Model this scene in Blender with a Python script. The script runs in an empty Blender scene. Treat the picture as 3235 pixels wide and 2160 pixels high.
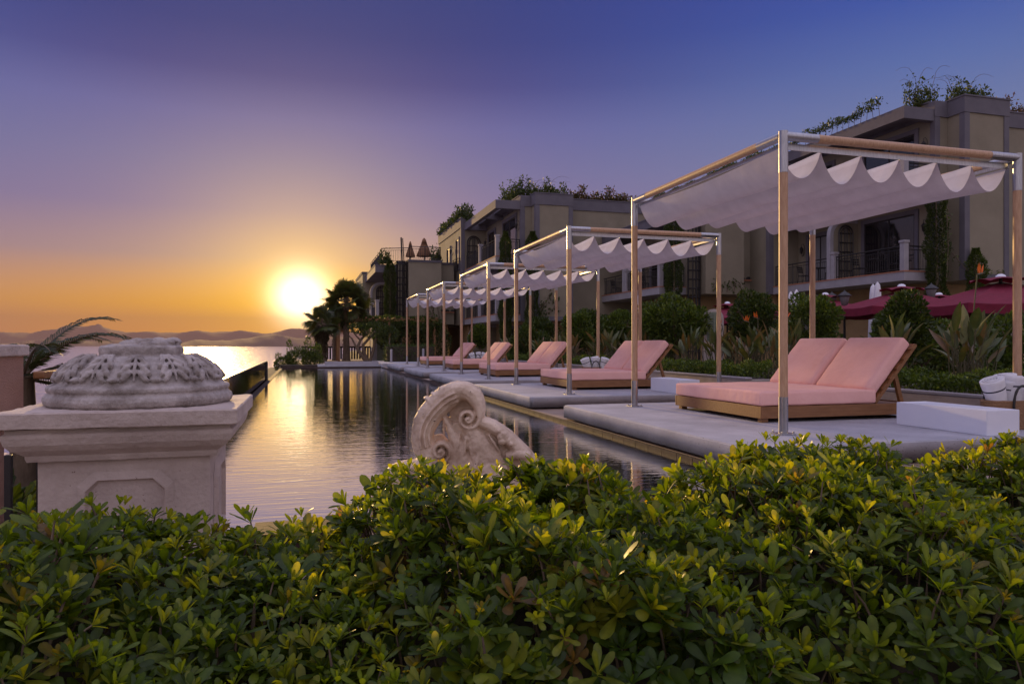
import bpy, bmesh, math, random
import numpy as np
from mathutils import Vector, Matrix
R = math.radians
PI = math.pi
random.seed(7)
rng = np.random.default_rng(7)
S = bpy.context.scene
COL = S.collection

def lin(h):
    h = h.lstrip('#')
    c = [int(h[i:i+2], 16) / 255 for i in (0, 2, 4)]
    return tuple((x / 12.92 if x <= .04045 else ((x + .055) / 1.055) ** 2.4) for x in c) + (1.0,)

# ------------------------------------------------------------------ camera
YAW = R(16.07)
FPX = 2266.0; CXP = 1617.5; HYP = 1088.4; CAMZ = 0.85
cam = bpy.data.cameras.new('camera'); camo = bpy.data.objects.new('camera', cam); COL.objects.link(camo)
camo.location = (0, 0, CAMZ); camo.rotation_euler = (R(90), 0, -YAW)
cam.lens = FPX / 3235 * 36; cam.sensor_width = 36
cam.shift_y = 8.4 / 3235
cam.clip_start = .05; cam.clip_end = 60000
S.camera = camo

def at(sx, sy, D):
    """photo pixel at a given distance along the view -> point in the place"""
    r = (sx - CXP) / FPX
    return Vector((D * (r * math.cos(YAW) + math.sin(YAW)), D * (math.cos(YAW) - r * math.sin(YAW)), CAMZ + D * (HYP - sy) / FPX))

# ------------------------------------------------------------------ sky, sun, exposure
S.view_settings.view_transform = 'Standard'; S.view_settings.look = 'None'
S.view_settings.exposure = 0; S.view_settings.gamma = 1
S.render.engine = 'CYCLES'
S.cycles.use_denoising = True
S.cycles.max_bounces = 8; S.cycles.transparent_max_bounces = 16
S.cycles.sample_clamp_indirect = 4
SUN_EL, SUN_AZ = R(3.34), R(-.33)        # the disc in the sky
SDIR = Vector((math.sin(SUN_AZ) * math.cos(SUN_EL), math.cos(SUN_AZ) * math.cos(SUN_EL), math.sin(SUN_EL)))

def build_world():
    w = bpy.data.worlds.new('World'); S.world = w; w.use_nodes = True
    nt = w.node_tree; N = nt.nodes; L = nt.links; N.clear()
    out = N.new('ShaderNodeOutputWorld'); bg = N.new('ShaderNodeBackground')
    L.new(bg.outputs[0], out.inputs[0])
    tc = N.new('ShaderNodeTexCoord')
    nrm = N.new('ShaderNodeVectorMath'); nrm.operation = 'NORMALIZE'; L.new(tc.outputs['Generated'], nrm.inputs[0])
    sep = N.new('ShaderNodeSeparateXYZ'); L.new(nrm.outputs[0], sep.inputs[0])
    def m(op, a, b=None, c=None, clamp=False):
        n = N.new('ShaderNodeMath'); n.operation = op; n.use_clamp = clamp
        for i, v in enumerate((a, b, c)):
            if v is None: continue
            if isinstance(v, (int, float)): n.inputs[i].default_value = v
            else: L.new(v, n.inputs[i])
        return n.outputs[0]
    elev = m('MULTIPLY', m('ARCSINE', sep.outputs[2]), 180 / PI)
    t = m('DIVIDE', m('MAXIMUM', elev, 0), 60, clamp=True)
    def ramp(fac, stops, scale=60.0):
        n = N.new('ShaderNodeValToRGB'); cr = n.color_ramp; cr.interpolation = 'EASE' if False else 'LINEAR'
        while len(cr.elements) < len(stops): cr.elements.new(.5)
        for e, (p, c) in zip(cr.elements, stops):
            e.position = min(1, p / scale); e.color = c if not isinstance(c, str) else lin(c)
        L.new(fac, n.inputs[0]); return n.outputs[0]
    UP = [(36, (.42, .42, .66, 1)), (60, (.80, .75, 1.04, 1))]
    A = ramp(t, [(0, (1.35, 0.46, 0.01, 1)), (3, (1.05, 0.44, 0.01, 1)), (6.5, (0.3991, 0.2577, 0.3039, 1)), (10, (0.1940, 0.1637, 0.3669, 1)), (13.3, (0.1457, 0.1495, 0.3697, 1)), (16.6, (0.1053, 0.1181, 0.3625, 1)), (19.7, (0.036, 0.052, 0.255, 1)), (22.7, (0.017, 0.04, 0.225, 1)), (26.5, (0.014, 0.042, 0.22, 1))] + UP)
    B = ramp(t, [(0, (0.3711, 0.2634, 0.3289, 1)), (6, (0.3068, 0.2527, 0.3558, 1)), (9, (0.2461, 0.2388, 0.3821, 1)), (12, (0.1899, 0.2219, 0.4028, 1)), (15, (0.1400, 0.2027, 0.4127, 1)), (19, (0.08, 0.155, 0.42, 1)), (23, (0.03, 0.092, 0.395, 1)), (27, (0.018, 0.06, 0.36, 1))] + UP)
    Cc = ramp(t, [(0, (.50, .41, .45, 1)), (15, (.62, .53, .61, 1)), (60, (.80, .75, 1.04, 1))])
    # azimuth from the sun
    hl = m('SQRT', m('ADD', m('MULTIPLY', sep.outputs[0], sep.outputs[0]), m('MULTIPLY', sep.outputs[1], sep.outputs[1])))
    h = m('DIVIDE', sep.outputs[1], m('MAXIMUM', hl, .001))
    haz = m('MULTIPLY', m('ARCCOSINE', m('MULTIPLY', h, .9999)), 180 / PI)
    def mapr(v, a, b):
        n = N.new('ShaderNodeMapRange'); n.interpolation_type = 'SMOOTHSTEP'; n.inputs[1].default_value = a; n.inputs[2].default_value = b
        L.new(v, n.inputs[0]); return n.outputs[0]
    def mix(f, a, b):
        n = N.new('ShaderNodeMix'); n.data_type = 'RGBA'
        L.new(f, n.inputs[0]); L.new(a, n.inputs[6]); L.new(b, n.inputs[7]); return n.outputs[2]
    def add(a, f, col):
        n = N.new('ShaderNodeMix'); n.data_type = 'RGBA'; n.blend_type = 'ADD'; n.clamp_factor = False
        L.new(f, n.inputs[0]); L.new(a, n.inputs[6]); n.inputs[7].default_value = col + (1,); return n.outputs[2]
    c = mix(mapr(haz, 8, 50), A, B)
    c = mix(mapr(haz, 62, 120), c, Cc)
    dt = N.new('ShaderNodeVectorMath'); dt.operation = 'DOT_PRODUCT'; L.new(nrm.outputs[0], dt.inputs[0]); dt.inputs[1].default_value = SDIR
    ang = m('MULTIPLY', m('ARCCOSINE', m('MINIMUM', dt.outputs['Value'], .9999999)), 180 / PI)
    q = m('DIVIDE', ang, 1.85)
    c = add(c, m('MULTIPLY', m('EXPONENT', m('MULTIPLY', m('MULTIPLY', q, q), -1)), 4.2), (1., .93, .74))
    q2 = m('DIVIDE', ang, 5.0)
    c = add(c, m('MULTIPLY', m('EXPONENT', m('MULTIPLY', q2, -1)), 1.0), (1.75, 1.06, 0.002))
    q3 = m('DIVIDE', ang, 14.0)
    c = add(c, m('MULTIPLY', m('EXPONENT', m('MULTIPLY', q3, -1)), 1.0), (0.002, 0.017, 0.002))
    bg.inputs[1].default_value = 1.0
    # a little of the real twilight dome underneath the graded colours
    sky = N.new('ShaderNodeTexSky'); sky.sky_type = 'NISHITA'; sky.sun_disc = False
    sky.sun_elevation = SUN_EL; sky.sun_rotation = SUN_AZ
    c2 = N.new('ShaderNodeMix'); c2.data_type = 'RGBA'; c2.blend_type = 'ADD'; c2.inputs[0].default_value = .002
    L.new(c, c2.inputs[6]); L.new(sky.outputs[0], c2.inputs[7])
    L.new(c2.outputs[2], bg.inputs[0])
build_world()

sun = bpy.data.lights.new('sun', 'SUN'); suno = bpy.data.objects.new('sun', sun); COL.objects.link(suno)
sun.energy = 5.0; sun.angle = R(1.2); sun.color = (1.0, .63, .22)
LAZ, LEL = R(-7.0), R(7.2)
ld = Vector((math.sin(LAZ) * math.cos(LEL), math.cos(LAZ) * math.cos(LEL), math.sin(LEL)))
suno.rotation_euler = ld.to_track_quat('Z', 'Y').to_euler()
suno.location = (0, 30, 20)

# ------------------------------------------------------------------ helpers
def tag(o, label=None, cat=None, group=None, kind=None):
    for k, v in (('label', label), ('category', cat), ('group', group), ('kind', kind)):
        if v: o[k] = v
    return o
def thing(name, label, cat, loc=(0, 0, 0), rz=0, group=None):
    o = bpy.data.objects.new(name, None); COL.objects.link(o)
    o.empty_display_size = .2; o.location = loc; o.rotation_euler = (0, 0, rz)
    return tag(o, label, cat, group)
def kids(o): return [c for c in bpy.data.objects if c.parent == o]
def copy_tree(o, parent=None):
    c = o.copy(); COL.objects.link(c); c.parent = parent
    for ch in KIDS.get(o.name, []): 
        cc = copy_tree(ch, c); KIDS.setdefault(c.name, []).append(cc)
    return c
KIDS = {}
def link(name, me, parent=None, loc=None):
    o = bpy.data.objects.new(name, me); COL.objects.link(o)
    if parent is not None:
        o.parent = parent; KIDS.setdefault(parent.name, []).append(o)
    if loc is not None: o.location = loc
    return o

class MB:
    """collects shapes; build() links them as one mesh object"""
    def __init__(s): s.v = []; s.f = []; s.m = []; s.sm = []; s.wn = False
    def add(s, v, f, mi=0, smooth=False):
        o = len(s.v); s.v += [tuple(p) for p in v]
        s.f += [tuple(i + o for i in q) for q in f]; s.m += [mi] * len(f); s.sm += [smooth] * len(f)
        return s
    def box(s, x0, x1, y0, y1, z0, z1, mi=0):
        v = [(x, y, z) for z in (z0, z1) for y in (y0, y1) for x in (x0, x1)]
        return s.add(v, [(0, 2, 3, 1), (4, 5, 7, 6), (0, 1, 5, 4), (2, 6, 7, 3), (0, 4, 6, 2), (1, 3, 7, 5)], mi)
    def bbox(s, x0, x1, y0, y1, z0, z1, b=.01, seg=2, mi=0, mat=None):
        s.wn = True; bm = bmesh.new(); bmesh.ops.create_cube(bm, size=1)
        for v in bm.verts: v.co = Vector(((x0 + x1) / 2 + v.co.x * (x1 - x0), (y0 + y1) / 2 + v.co.y * (y1 - y0), (z0 + z1) / 2 + v.co.z * (z1 - z0)))
        bmesh.ops.bevel(bm, geom=bm.edges[:], offset=b, segments=seg, profile=.5, affect='EDGES')
        return s.addbm(bm, mi, mat)
    def addbm(s, bm, mi=0, mat=None, smooth=True):
        bm.verts.index_update()
        v = [(mat @ p.co if mat else p.co.copy()) for p in bm.verts]
        f = [[q.index for q in fa.verts] for fa in bm.faces]; bm.free()
        return s.add(v, f, mi, smooth)
    def tube(s, pts, rad, n=10, mi=0, cap=True, smooth=True, flat=None):
        pts = [Vector(p) for p in pts]; k = len(pts)
        rad = [rad] * k if isinstance(rad, (int, float)) else rad
        t0 = (pts[1] - pts[0]).normalized()
        ref = Vector((0, 0, 1)) if abs(t0.z) < .9 else Vector((1, 0, 0))
        u = t0.cross(ref).normalized(); V = []
        for i, p in enumerate(pts):
            t = (pts[min(i + 1, k - 1)] - pts[max(i - 1, 0)]).normalized()
            u = (u - t * u.dot(t)).normalized(); w = t.cross(u)
            r = rad[i]; ru, rw = (r if isinstance(r, tuple) else (r, r))
            for j in range(n):
                a = 2 * PI * j / n; V.append(p + u * math.cos(a) * ru + w * math.sin(a) * rw)
        F = [(i * n + j, i * n + (j + 1) % n, (i + 1) * n + (j + 1) % n, (i + 1) * n + j) for i in range(k - 1) for j in range(n)]
        s.add(V, F, mi, smooth)
        if cap:
            s.add([V[j] for j in range(n)], [tuple(reversed(range(n)))], mi); s.add(V[-n:], [tuple(range(n))], mi)
        return s
    def lathe(s, prof, n=32, c=(0, 0, 0), mi=0, smooth=True, fn=None):
        V = []
        for r, z in prof:
            for j in range(n):
                a = 2 * PI * j / n
                rr = r * (fn(a, z) if fn else 1)
                V.append((c[0] + rr * math.cos(a), c[1] + rr * math.sin(a), c[2] + z))
        k = len(prof)
        F = [(i * n + j, i * n + (j + 1) % n, (i + 1) * n + (j + 1) % n, (i + 1) * n + j) for i in range(k - 1) for j in range(n)]
        s.add(V, F, mi, smooth)
        if prof[0][0] > 1e-4: s.add(V[:n], [tuple(reversed(range(n)))], mi)
        if prof[-1][0] > 1e-4: s.add(V[-n:], [tuple(range(n))], mi)
        return s
    def ball(s, c, r, mat=None, mi=0, seg=12):
        bm = bmesh.new(); bmesh.ops.create_uvsphere(bm, u_segments=seg, v_segments=max(6, seg // 2 + 2), radius=1)
        r = (r, r, r) if isinstance(r, (int, float)) else r
        M = Matrix.Translation(c) @ (mat.to_4x4() if mat else Matrix()) @ Matrix.Diagonal((*r, 1))
        return s.addbm(bm, mi, M)
    def prism(s, poly, d0, d1, axis='y', mi=0):
        n = len(poly)
        def P(a, b, d): return {'y': (a, d, b), 'x': (d, a, b), 'z': (a, b, d)}[axis]
        V = [P(a, b, d0) for a, b in poly] + [P(a, b, d1) for a, b in poly]
        F = [tuple(range(n)), tuple(reversed(range(n, 2 * n)))] + [(i, i + n, (i + 1) % n + n, (i + 1) % n) for i in range(n)]
        return s.add(V, F, mi)
    def build(s, name, mats, parent=None, loc=None):
        me = bpy.data.meshes.new(name); me.from_pydata(s.v, [], s.f)
        for mt in (mats if isinstance(mats, (list, tuple)) else [mats]): me.materials.append(mt)
        me.polygons.foreach_set('material_index', s.m); me.polygons.foreach_set('use_smooth', s.sm)
        bm = bmesh.new(); bm.from_mesh(me); bmesh.ops.recalc_face_normals(bm, faces=bm.faces[:]); bm.to_mesh(me); bm.free()
        o = link(name, me, parent, loc)
        if s.wn: o.modifiers.new('n', 'WEIGHTED_NORMAL').weight = 100
        return o

def mesh_np(name, V, F, mats, parent=None, col=None, smooth=False, mi=None):
    V = np.asarray(V, np.float32); F = np.asarray(F, np.int32); k = F.shape[1]
    me = bpy.data.meshes.new(name)
    me.vertices.add(len(V)); me.vertices.foreach_set('co', V.ravel())
    me.loops.add(F.size); me.loops.foreach_set('vertex_index', F.ravel())
    me.polygons.add(len(F)); me.polygons.foreach_set('loop_start', np.arange(0, F.size, k, dtype=np.int32))
    me.polygons.foreach_set('loop_total', np.full(len(F), k, np.int32))
    me.polygons.foreach_set('use_smooth', np.full(len(F), smooth))
    for mt in (mats if isinstance(mats, (list, tuple)) else [mats]): me.materials.append(mt)
    if mi is not None: me.polygons.foreach_set('material_index', np.asarray(mi, np.int32))
    me.update(calc_edges=True)
    if col is not None:
        a = me.color_attributes.new('col', 'FLOAT_COLOR', 'POINT')
        c4 = np.ones((len(V), 4), np.float32); c4[:, :3] = col; a.data.foreach_set('color', c4.ravel())
    return link(name, me, parent)

# ------------------------------------------------------------------ materials
def mat(name, col, col2=None, scale=6, rough=.6, bump=0, bscale=None, metal=0, spec=.5, detail=6, coord='Object', stretch=(1, 1, 1),
        attr=False, transl=0, tcol=None, contrast=(.35, .65), speck=None, wave=None, ior=None, coat=0):
    m = bpy.data.materials.new(name); m.use_nodes = True
    nt = m.node_tree; N = nt.nodes; L = nt.links
    b = N['Principled BSDF']; out = N['Material Output']
    if isinstance(col, str): col = lin(col)
    if isinstance(col2, str): col2 = lin(col2)
    col = tuple(col)[:3] + (1,)
    b.inputs['Roughness'].default_value = rough; b.inputs['Metallic'].default_value = metal
    b.inputs['Specular IOR Level'].default_value = spec
    if ior: b.inputs['IOR'].default_value = ior
    if coat: b.inputs['Coat Weight'].default_value = coat
    tc = N.new('ShaderNodeTexCoord'); mp = N.new('ShaderNodeMapping'); L.new(tc.outputs[coord], mp.inputs[0]); mp.inputs['Scale'].default_value = stretch
    src = None
    if col2:
        col2 = tuple(col2)[:3] + (1,)
        nz = N.new('ShaderNodeTexNoise'); nz.inputs['Scale'].default_value = scale; nz.inputs['Detail'].default_value = detail; nz.inputs['Roughness'].default_value = .62
        L.new(mp.outputs[0], nz.inputs['Vector'])
        cr = N.new('ShaderNodeValToRGB'); cr.color_ramp.elements[0].position = contrast[0]; cr.color_ramp.elements[1].position = contrast[1]
        cr.color_ramp.elements[0].color = col; cr.color_ramp.elements[1].color = col2
        L.new(nz.outputs['Fac'], cr.inputs[0]); src = cr.outputs[0]
    if attr:
        at_ = N.new('ShaderNodeAttribute'); at_.attribute_name = 'col'
        if src:
            mx = N.new('ShaderNodeMix'); mx.data_type = 'RGBA'; mx.blend_type = 'MULTIPLY'; mx.inputs[0].default_value = 1
            L.new(at_.outputs['Color'], mx.inputs[6]); L.new(src, mx.inputs[7]); src = mx.outputs[2]
        else: src = at_.outputs['Color']
    if speck:
        vz = N.new('ShaderNodeTexNoise'); vz.inputs['Scale'].default_value = speck[0]; vz.inputs['Detail'].default_value = 3
        L.new(mp.outputs[0], vz.inputs['Vector'])
        cr2 = N.new('ShaderNodeValToRGB'); cr2.color_ramp.elements[0].position = speck[1]; cr2.color_ramp.elements[1].position = speck[1] + .05
        L.new(vz.outputs['Fac'], cr2.inputs[0])
        mx = N.new('ShaderNodeMix'); mx.data_type = 'RGBA'; L.new(cr2.outputs[0], mx.inputs[0])
        if src: L.new(src, mx.inputs[6])
        else: mx.inputs[6].default_value = col
        mx.inputs[7].default_value = lin(speck[2]); src = mx.outputs[2]
    if src: L.new(src, b.inputs['Base Color'])
    else: b.inputs['Base Color'].default_value = col
    if bump:
        nb = N.new('ShaderNodeTexNoise'); nb.inputs['Scale'].default_value = bscale or scale * 4; nb.inputs['Detail'].default_value = 5
        L.new(mp.outputs[0], nb.inputs['Vector'])
        bp = N.new('ShaderNodeBump'); bp.inputs['Strength'].default_value = bump; bp.inputs['Distance'].default_value = .02
        L.new(nb.outputs['Fac'], bp.inputs['Height']); L.new(bp.outputs[0], b.inputs['Normal'])
    if transl:
        tr = N.new('ShaderNodeBsdfTranslucent'); ms = N.new('ShaderNodeMixShader'); ms.inputs[0].default_value = transl
        if tcol and src is None: tr.inputs[0].default_value = lin(tcol) if isinstance(tcol, str) else tcol
        elif src:
            mx = N.new('ShaderNodeMix'); mx.data_type = 'RGBA'; mx.blend_type = 'MULTIPLY'; mx.inputs[0].default_value = 1
            L.new(src, mx.inputs[6]); mx.inputs[7].default_value = tcol if tcol and not isinstance(tcol, str) else (1.6, 1.5, .6, 1); L.new(mx.outputs[2], tr.inputs[0])
        else: tr.inputs[0].default_value = col
        L.new(b.outputs[0], ms.inputs[1]); L.new(tr.outputs[0], ms.inputs[2]); L.new(ms.outputs[0], out.inputs[0])
    return m

def water_mat(name, col, scale, stretch, strength, rough, dist=.02, scale2=None):
    m = bpy.data.materials.new(name); m.use_nodes = True
    nt = m.node_tree; N = nt.nodes; L = nt.links; b = N['Principled BSDF']
    b.inputs['Base Color'].default_value = col + (1,); b.inputs['Roughness'].default_value = rough; b.inputs['IOR'].default_value = 1.333
    tc = N.new('ShaderNodeTexCoord'); mp = N.new('ShaderNodeMapping'); mp.inputs['Scale'].default_value = stretch; L.new(tc.outputs['Object'], mp.inputs[0])
    n1 = N.new('ShaderNodeTexNoise'); n1.inputs['Scale'].default_value = scale; n1.inputs['Detail'].default_value = 3; n1.inputs['Distortion'].default_value = .6
    L.new(mp.outputs[0], n1.inputs['Vector'])
    h = n1.outputs['Fac']
    if scale2:
        n2 = N.new('ShaderNodeTexNoise'); n2.inputs['Scale'].default_value = scale2; n2.inputs['Detail'].default_value = 2
        L.new(mp.outputs[0], n2.inputs['Vector'])
        ma = N.new('ShaderNodeMath'); ma.operation = 'MULTIPLY_ADD'; L.new(n2.outputs['Fac'], ma.inputs[0]); ma.inputs[1].default_value = .35; L.new(h, ma.inputs[2]); h = ma.outputs[0]
    bp = N.new('ShaderNodeBump'); bp.inputs['Strength'].default_value = strength; bp.inputs['Distance'].default_value = dist
    L.new(h, bp.inputs['Height']); L.new(bp.outputs[0], b.inputs['Normal'])
    return m

M = {}
M['concrete'] = mat('concrete', (.33, .33, .37), (.47, .47, .52), 1.6, .75, .25, 60, speck=(55, .66, '#6f6c70'))
M['deck'] = mat('deck stone', (.26, .19, .15), (.36, .27, .21), 2, .7, .15, 40)
M['copper'] = mat('copper tile', (.022, .012, .009), (.045, .024, .017), 8, .8, .1)
M['wood_pole'] = mat('wood pole', (.40, .235, .13), (.52, .33, .20), 14, .5, .08, 60, stretch=(4, 4, .6))
M['steel'] = mat('steel', (.34, .35, .38), (.48, .48, .51), 25, .32, .05, metal=1, stretch=(3, 3, .4))
M['canvas'] = mat('canvas', (.58, .54, .56), (.66, .62, .64), 4, .9, .30, 6, transl=.13, tcol=(.9, .85, .88, 1))
M['pink'] = mat('pink fabric', (.84, .475, .42), (.90, .53, .475), 3, .9, .45, 8, spec=.2)
M['teak'] = mat('teak', (.20, .088, .030), (.29, .138, .055), 9, .5, .1, 40, stretch=(.5, 5, 5))
M['white'] = mat('white lacquer', (.74, .77, .88), (.79, .82, .90), 2, .45, .03)
M['towel'] = mat('towel', (.76, .76, .80), (.82, .82, .85), 20, .95, .5, 250)
M['navy'] = mat('navy stripe', (.012, .013, .03), rough=.9)
M['wicker'] = mat('wicker', (.25, .13, .06), (.42, .24, .12), 60, .7, .8, 90, stretch=(1, 1, 4))
M['black'] = mat('black iron', (.012, .011, .012), (.02, .018, .018), 20, .5, .1)
M['cream'] = mat('cream stucco', (.215, .188, .135), (.285, .252, .185), .5, .9, .3, 60)
M['grey'] = mat('grey trim', (.115, .108, .13), (.14, .132, .155), 1.5, .85, .15, 40)
M['white_trim'] = mat('white render', (.30, .285, .31), (.36, .345, .37), 2, .85, .15, 40)
M['ochre'] = mat('ochre render', (.36, .24, .12), (.42, .29, .15), 1.5, .9, .2, 50)  # plain ochre of the ground storey walls
M['glass'] = mat('window glass', (.012, .011, .014), rough=.04, spec=.9)
M['curtain'] = mat('grey curtain', (.16, .16, .17), (.24, .24, .25), 20, .9, stretch=(12, 12, .1))
M['terracotta'] = mat('terracotta edge', (.35, .14, .07), (.42, .18, .10), 8, .8)
M['burgundy'] = mat('burgundy canvas', (.17, .008, .030), (.22, .012, .042), 6, .85, .15, 300, transl=.12, tcol=(.4, .02, .07, 1))
M['marble'] = mat('weathered marble', (.36, .245, .165), (.72, .57, .44), 5, .65, .5, 22, contrast=(.32, .58), speck=(40, .70, '#6b5a4c'))
M['sand'] = mat('pale sandstone', (.43, .35, .31), (.55, .46, .41), 5, .85, .35, 50, speck=(60, .71, '#7d6a5c'))
M['carved'] = mat('grey carved stone', (.22, .185, .165), (.46, .41, .385), 8, .85, .6, 45, contrast=(.34, .60))
M['stucco_pink'] = mat('pink stucco', (.40, .23, .17), (.48, .28, .21), 5, .9, .6, 110)
M['planter'] = mat('planter render', (.36, .31, .29), (.46, .40, .37), 3, .85, .3, 50)
M['soil'] = mat('soil', (.03, .02, .015), (.06, .045, .03), 10, .95, .6, 30)
M['earth'] = mat('earth', (.10, .085, .05), (.16, .13, .08), .5, .95, .5, 5)
M['bark'] = mat('bark', (.10, .07, .045), (.18, .13, .09), 10, .9, .7, 30, stretch=(1, 1, .4))
M['whitewash'] = mat('whitewashed bark', (.5, .47, .46), (.62, .59, .57), 8, .9, .4)
M['thatch'] = mat('brown thatch', (.18, .09, .05), (.28, .15, .08), 20, .95, .8, 60, stretch=(3, 3, .4))
M['shutter'] = mat('green shutter', (.16, .19, .14), (.20, .23, .17), 6, .6)
M['stripe_blue'] = mat('blue stripe', (.03, .10, .18), rough=.9)
M['frond'] = mat('palm frond', (1, 1, 1), rough=.5, attr=True, transl=.3, tcol=(1.5, 1.2, .4, 1))
M['leaf'] = mat('leaf', (1, 1, 1), rough=.42, attr=True, transl=.30, spec=.45, tcol=(1.9, 1.6, .5, 1))
M['hedge_leaf'] = mat('hedge leaf', (.75, .75, .75), (1.15, 1.15, 1.1), 30, rough=.38, attr=True, transl=.50, spec=.34, tcol=(3.6, 2.8, .45, 1))
M['paddle'] = mat('paddle leaf', (.8, .8, .8), (1.1, 1.1, 1.1), 12, rough=.45, attr=True, transl=.22, tcol=(1.6, 1.4, .5, 1))
M['flower'] = mat('orange flower', (.80, .17, .015), rough=.6, transl=.3, tcol=(.9, .25, .02, 1))
M['hill'] = mat('hill scrub', (.055, .05, .032), (.09, .075, .05), .004, .95, coord='Object')
M['sea'] = water_mat('sea water', (.30, .235, .25), .22, (1, .45, 1), 1.0, .5, 1.3, scale2=.9)
M['pool'] = water_mat('pool water', (.020, .042, .042), 4.2, (.40, 2.4, 1), .12, .006, .02, scale2=15.0)

def pool_surface(m):
    nt = m.node_tree; N = nt.nodes; L = nt.links; p = N['Principled BSDF']; bp = [n for n in N if n.type == 'BUMP'][0]
    p.inputs['IOR'].default_value = 1.8
    g = N.new('ShaderNodeBsdfGlossy'); g.inputs[0].default_value = (.96, .96, .96, 1); g.inputs['Roughness'].default_value = .015; L.new(bp.outputs[0], g.inputs['Normal'])
    lw = N.new('ShaderNodeLayerWeight'); lw.inputs[0].default_value = .62
    ms = N.new('ShaderNodeMixShader'); L.new(lw.outputs['Facing'], ms.inputs[0])
    L.new(p.outputs[0], ms.inputs[1]); L.new(g.outputs[0], ms.inputs[2]); L.new(ms.outputs[0], N['Material Output'].inputs[0])
pool_surface(M['pool'])

def sea_surface(m):
    nt = m.node_tree; N = nt.nodes; L = nt.links; p = N['Principled BSDF']; bp = [n for n in N if n.type == 'BUMP'][0]
    p.inputs['Specular IOR Level'].default_value = 0; p.inputs['Roughness'].default_value = 1
    g = N.new('ShaderNodeBsdfGlossy'); g.inputs[0].default_value = (.9, .85, .9, 1); g.inputs['Roughness'].default_value = .42; L.new(bp.outputs[0], g.inputs['Normal'])
    d = N.new('ShaderNodeBsdfDiffuse'); d.inputs[0].default_value = p.inputs['Base Color'].default_value; L.new(bp.outputs[0], d.inputs['Normal'])
    ms = N.new('ShaderNodeMixShader'); ms.inputs[0].default_value = .30
    L.new(d.outputs[0], ms.inputs[1]); L.new(g.outputs[0], ms.inputs[2]); L.new(ms.outputs[0], N['Material Output'].inputs[0])
sea_surface(M['sea'])
M['poolglass'] = None
def glass_panel_mat():
    m = bpy.data.materials.new('balustrade glass'); m.use_nodes = True
    nt = m.node_tree; N = nt.nodes; L = nt.links; N.remove(N['Principled BSDF']); out = N['Material Output']
    tr = N.new('ShaderNodeBsdfTransparent'); tr.inputs[0].default_value = (.34, .33, .30, 1)
    gl = N.new('ShaderNodeBsdfGlossy'); gl.inputs[1].default_value = .03
    fr = N.new('ShaderNodeFresnel'); fr.inputs[0].default_value = 1.5
    ms = N.new('ShaderNodeMixShader'); L.new(fr.outputs[0], ms.inputs[0]); L.new(tr.outputs[0], ms.inputs[1]); L.new(gl.outputs[0], ms.inputs[2])
    L.new(ms.outputs[0], out.inputs[0]); return m
M['poolglass'] = glass_panel_mat()

# ------------------------------------------------------------------ the setting
def structure(o): o['kind'] = 'structure'; return o
def ss(a, b, x):
    t = np.clip((x - a) / (b - a), 0, 1); return t * t * (3 - 2 * t)
def terrain_z(x, y):
    z = np.full_like(x, -.30)
    pool = (x > -1.35) & (x < 3.5) & (y > 4.2) & (y < 35.2)
    z = np.where(pool, -1.6, z)
    z = np.where((x < -1.3) & (y > 3), -.9 - 2.4 * ss(-1.3, -4, x) - 6.5 * ss(-4, -22, x), z)
    z = np.where((x < -2.6) & (y <= 3), -.5 - 8 * ss(-2.6, -20, x), z)
    z = np.where((x < 3.9) & (x > -3) & (y <= 4.2), -.55, z)
    far = (y > 35.2)
    z = np.where(far & (x >= -1.3), -.22 - 8.8 * ss(48, 75, y) * ss(9, 0, x) , z)
    z = np.where(far & (x >= -1.3) & (x < 8), np.minimum(z, -.22 - 8.8 * ss(47, 62, y)), z)
    return z
def build_terrain():
    xs = np.unique(np.concatenate([np.linspace(-90, -4, 40), np.linspace(-4, 9, 66), np.linspace(9, 120, 50)]))
    ys = np.unique(np.concatenate([np.linspace(-30, 3, 30), np.linspace(3, 50, 95), np.linspace(50, 140, 40)]))
    X, Y = np.meshgrid(xs, ys); Z = terrain_z(X, Y)
    Z = Z + np.where(X < -3, .25 * np.sin(X * 1.3 + Y * .7), 0)
    V = np.stack([X.ravel(), Y.ravel(), Z.ravel()], 1)
    nx = len(xs); i, j = np.meshgrid(np.arange(nx - 1), np.arange(len(ys) - 1)); a = (j * nx + i).ravel()
    F = np.stack([a, a + 1, a + nx + 1, a + nx], 1)
    structure(mesh_np('ground', V, F, M['earth'], smooth=True))
build_terrain()
SEA_Z = -9.0
structure(MB().add([(-9000, -400, SEA_Z), (9000, -400, SEA_Z), (9000, 9400, SEA_Z), (-9000, 9400, SEA_Z)], [(0, 1, 2, 3)]).build('sea', M['sea']))

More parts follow.
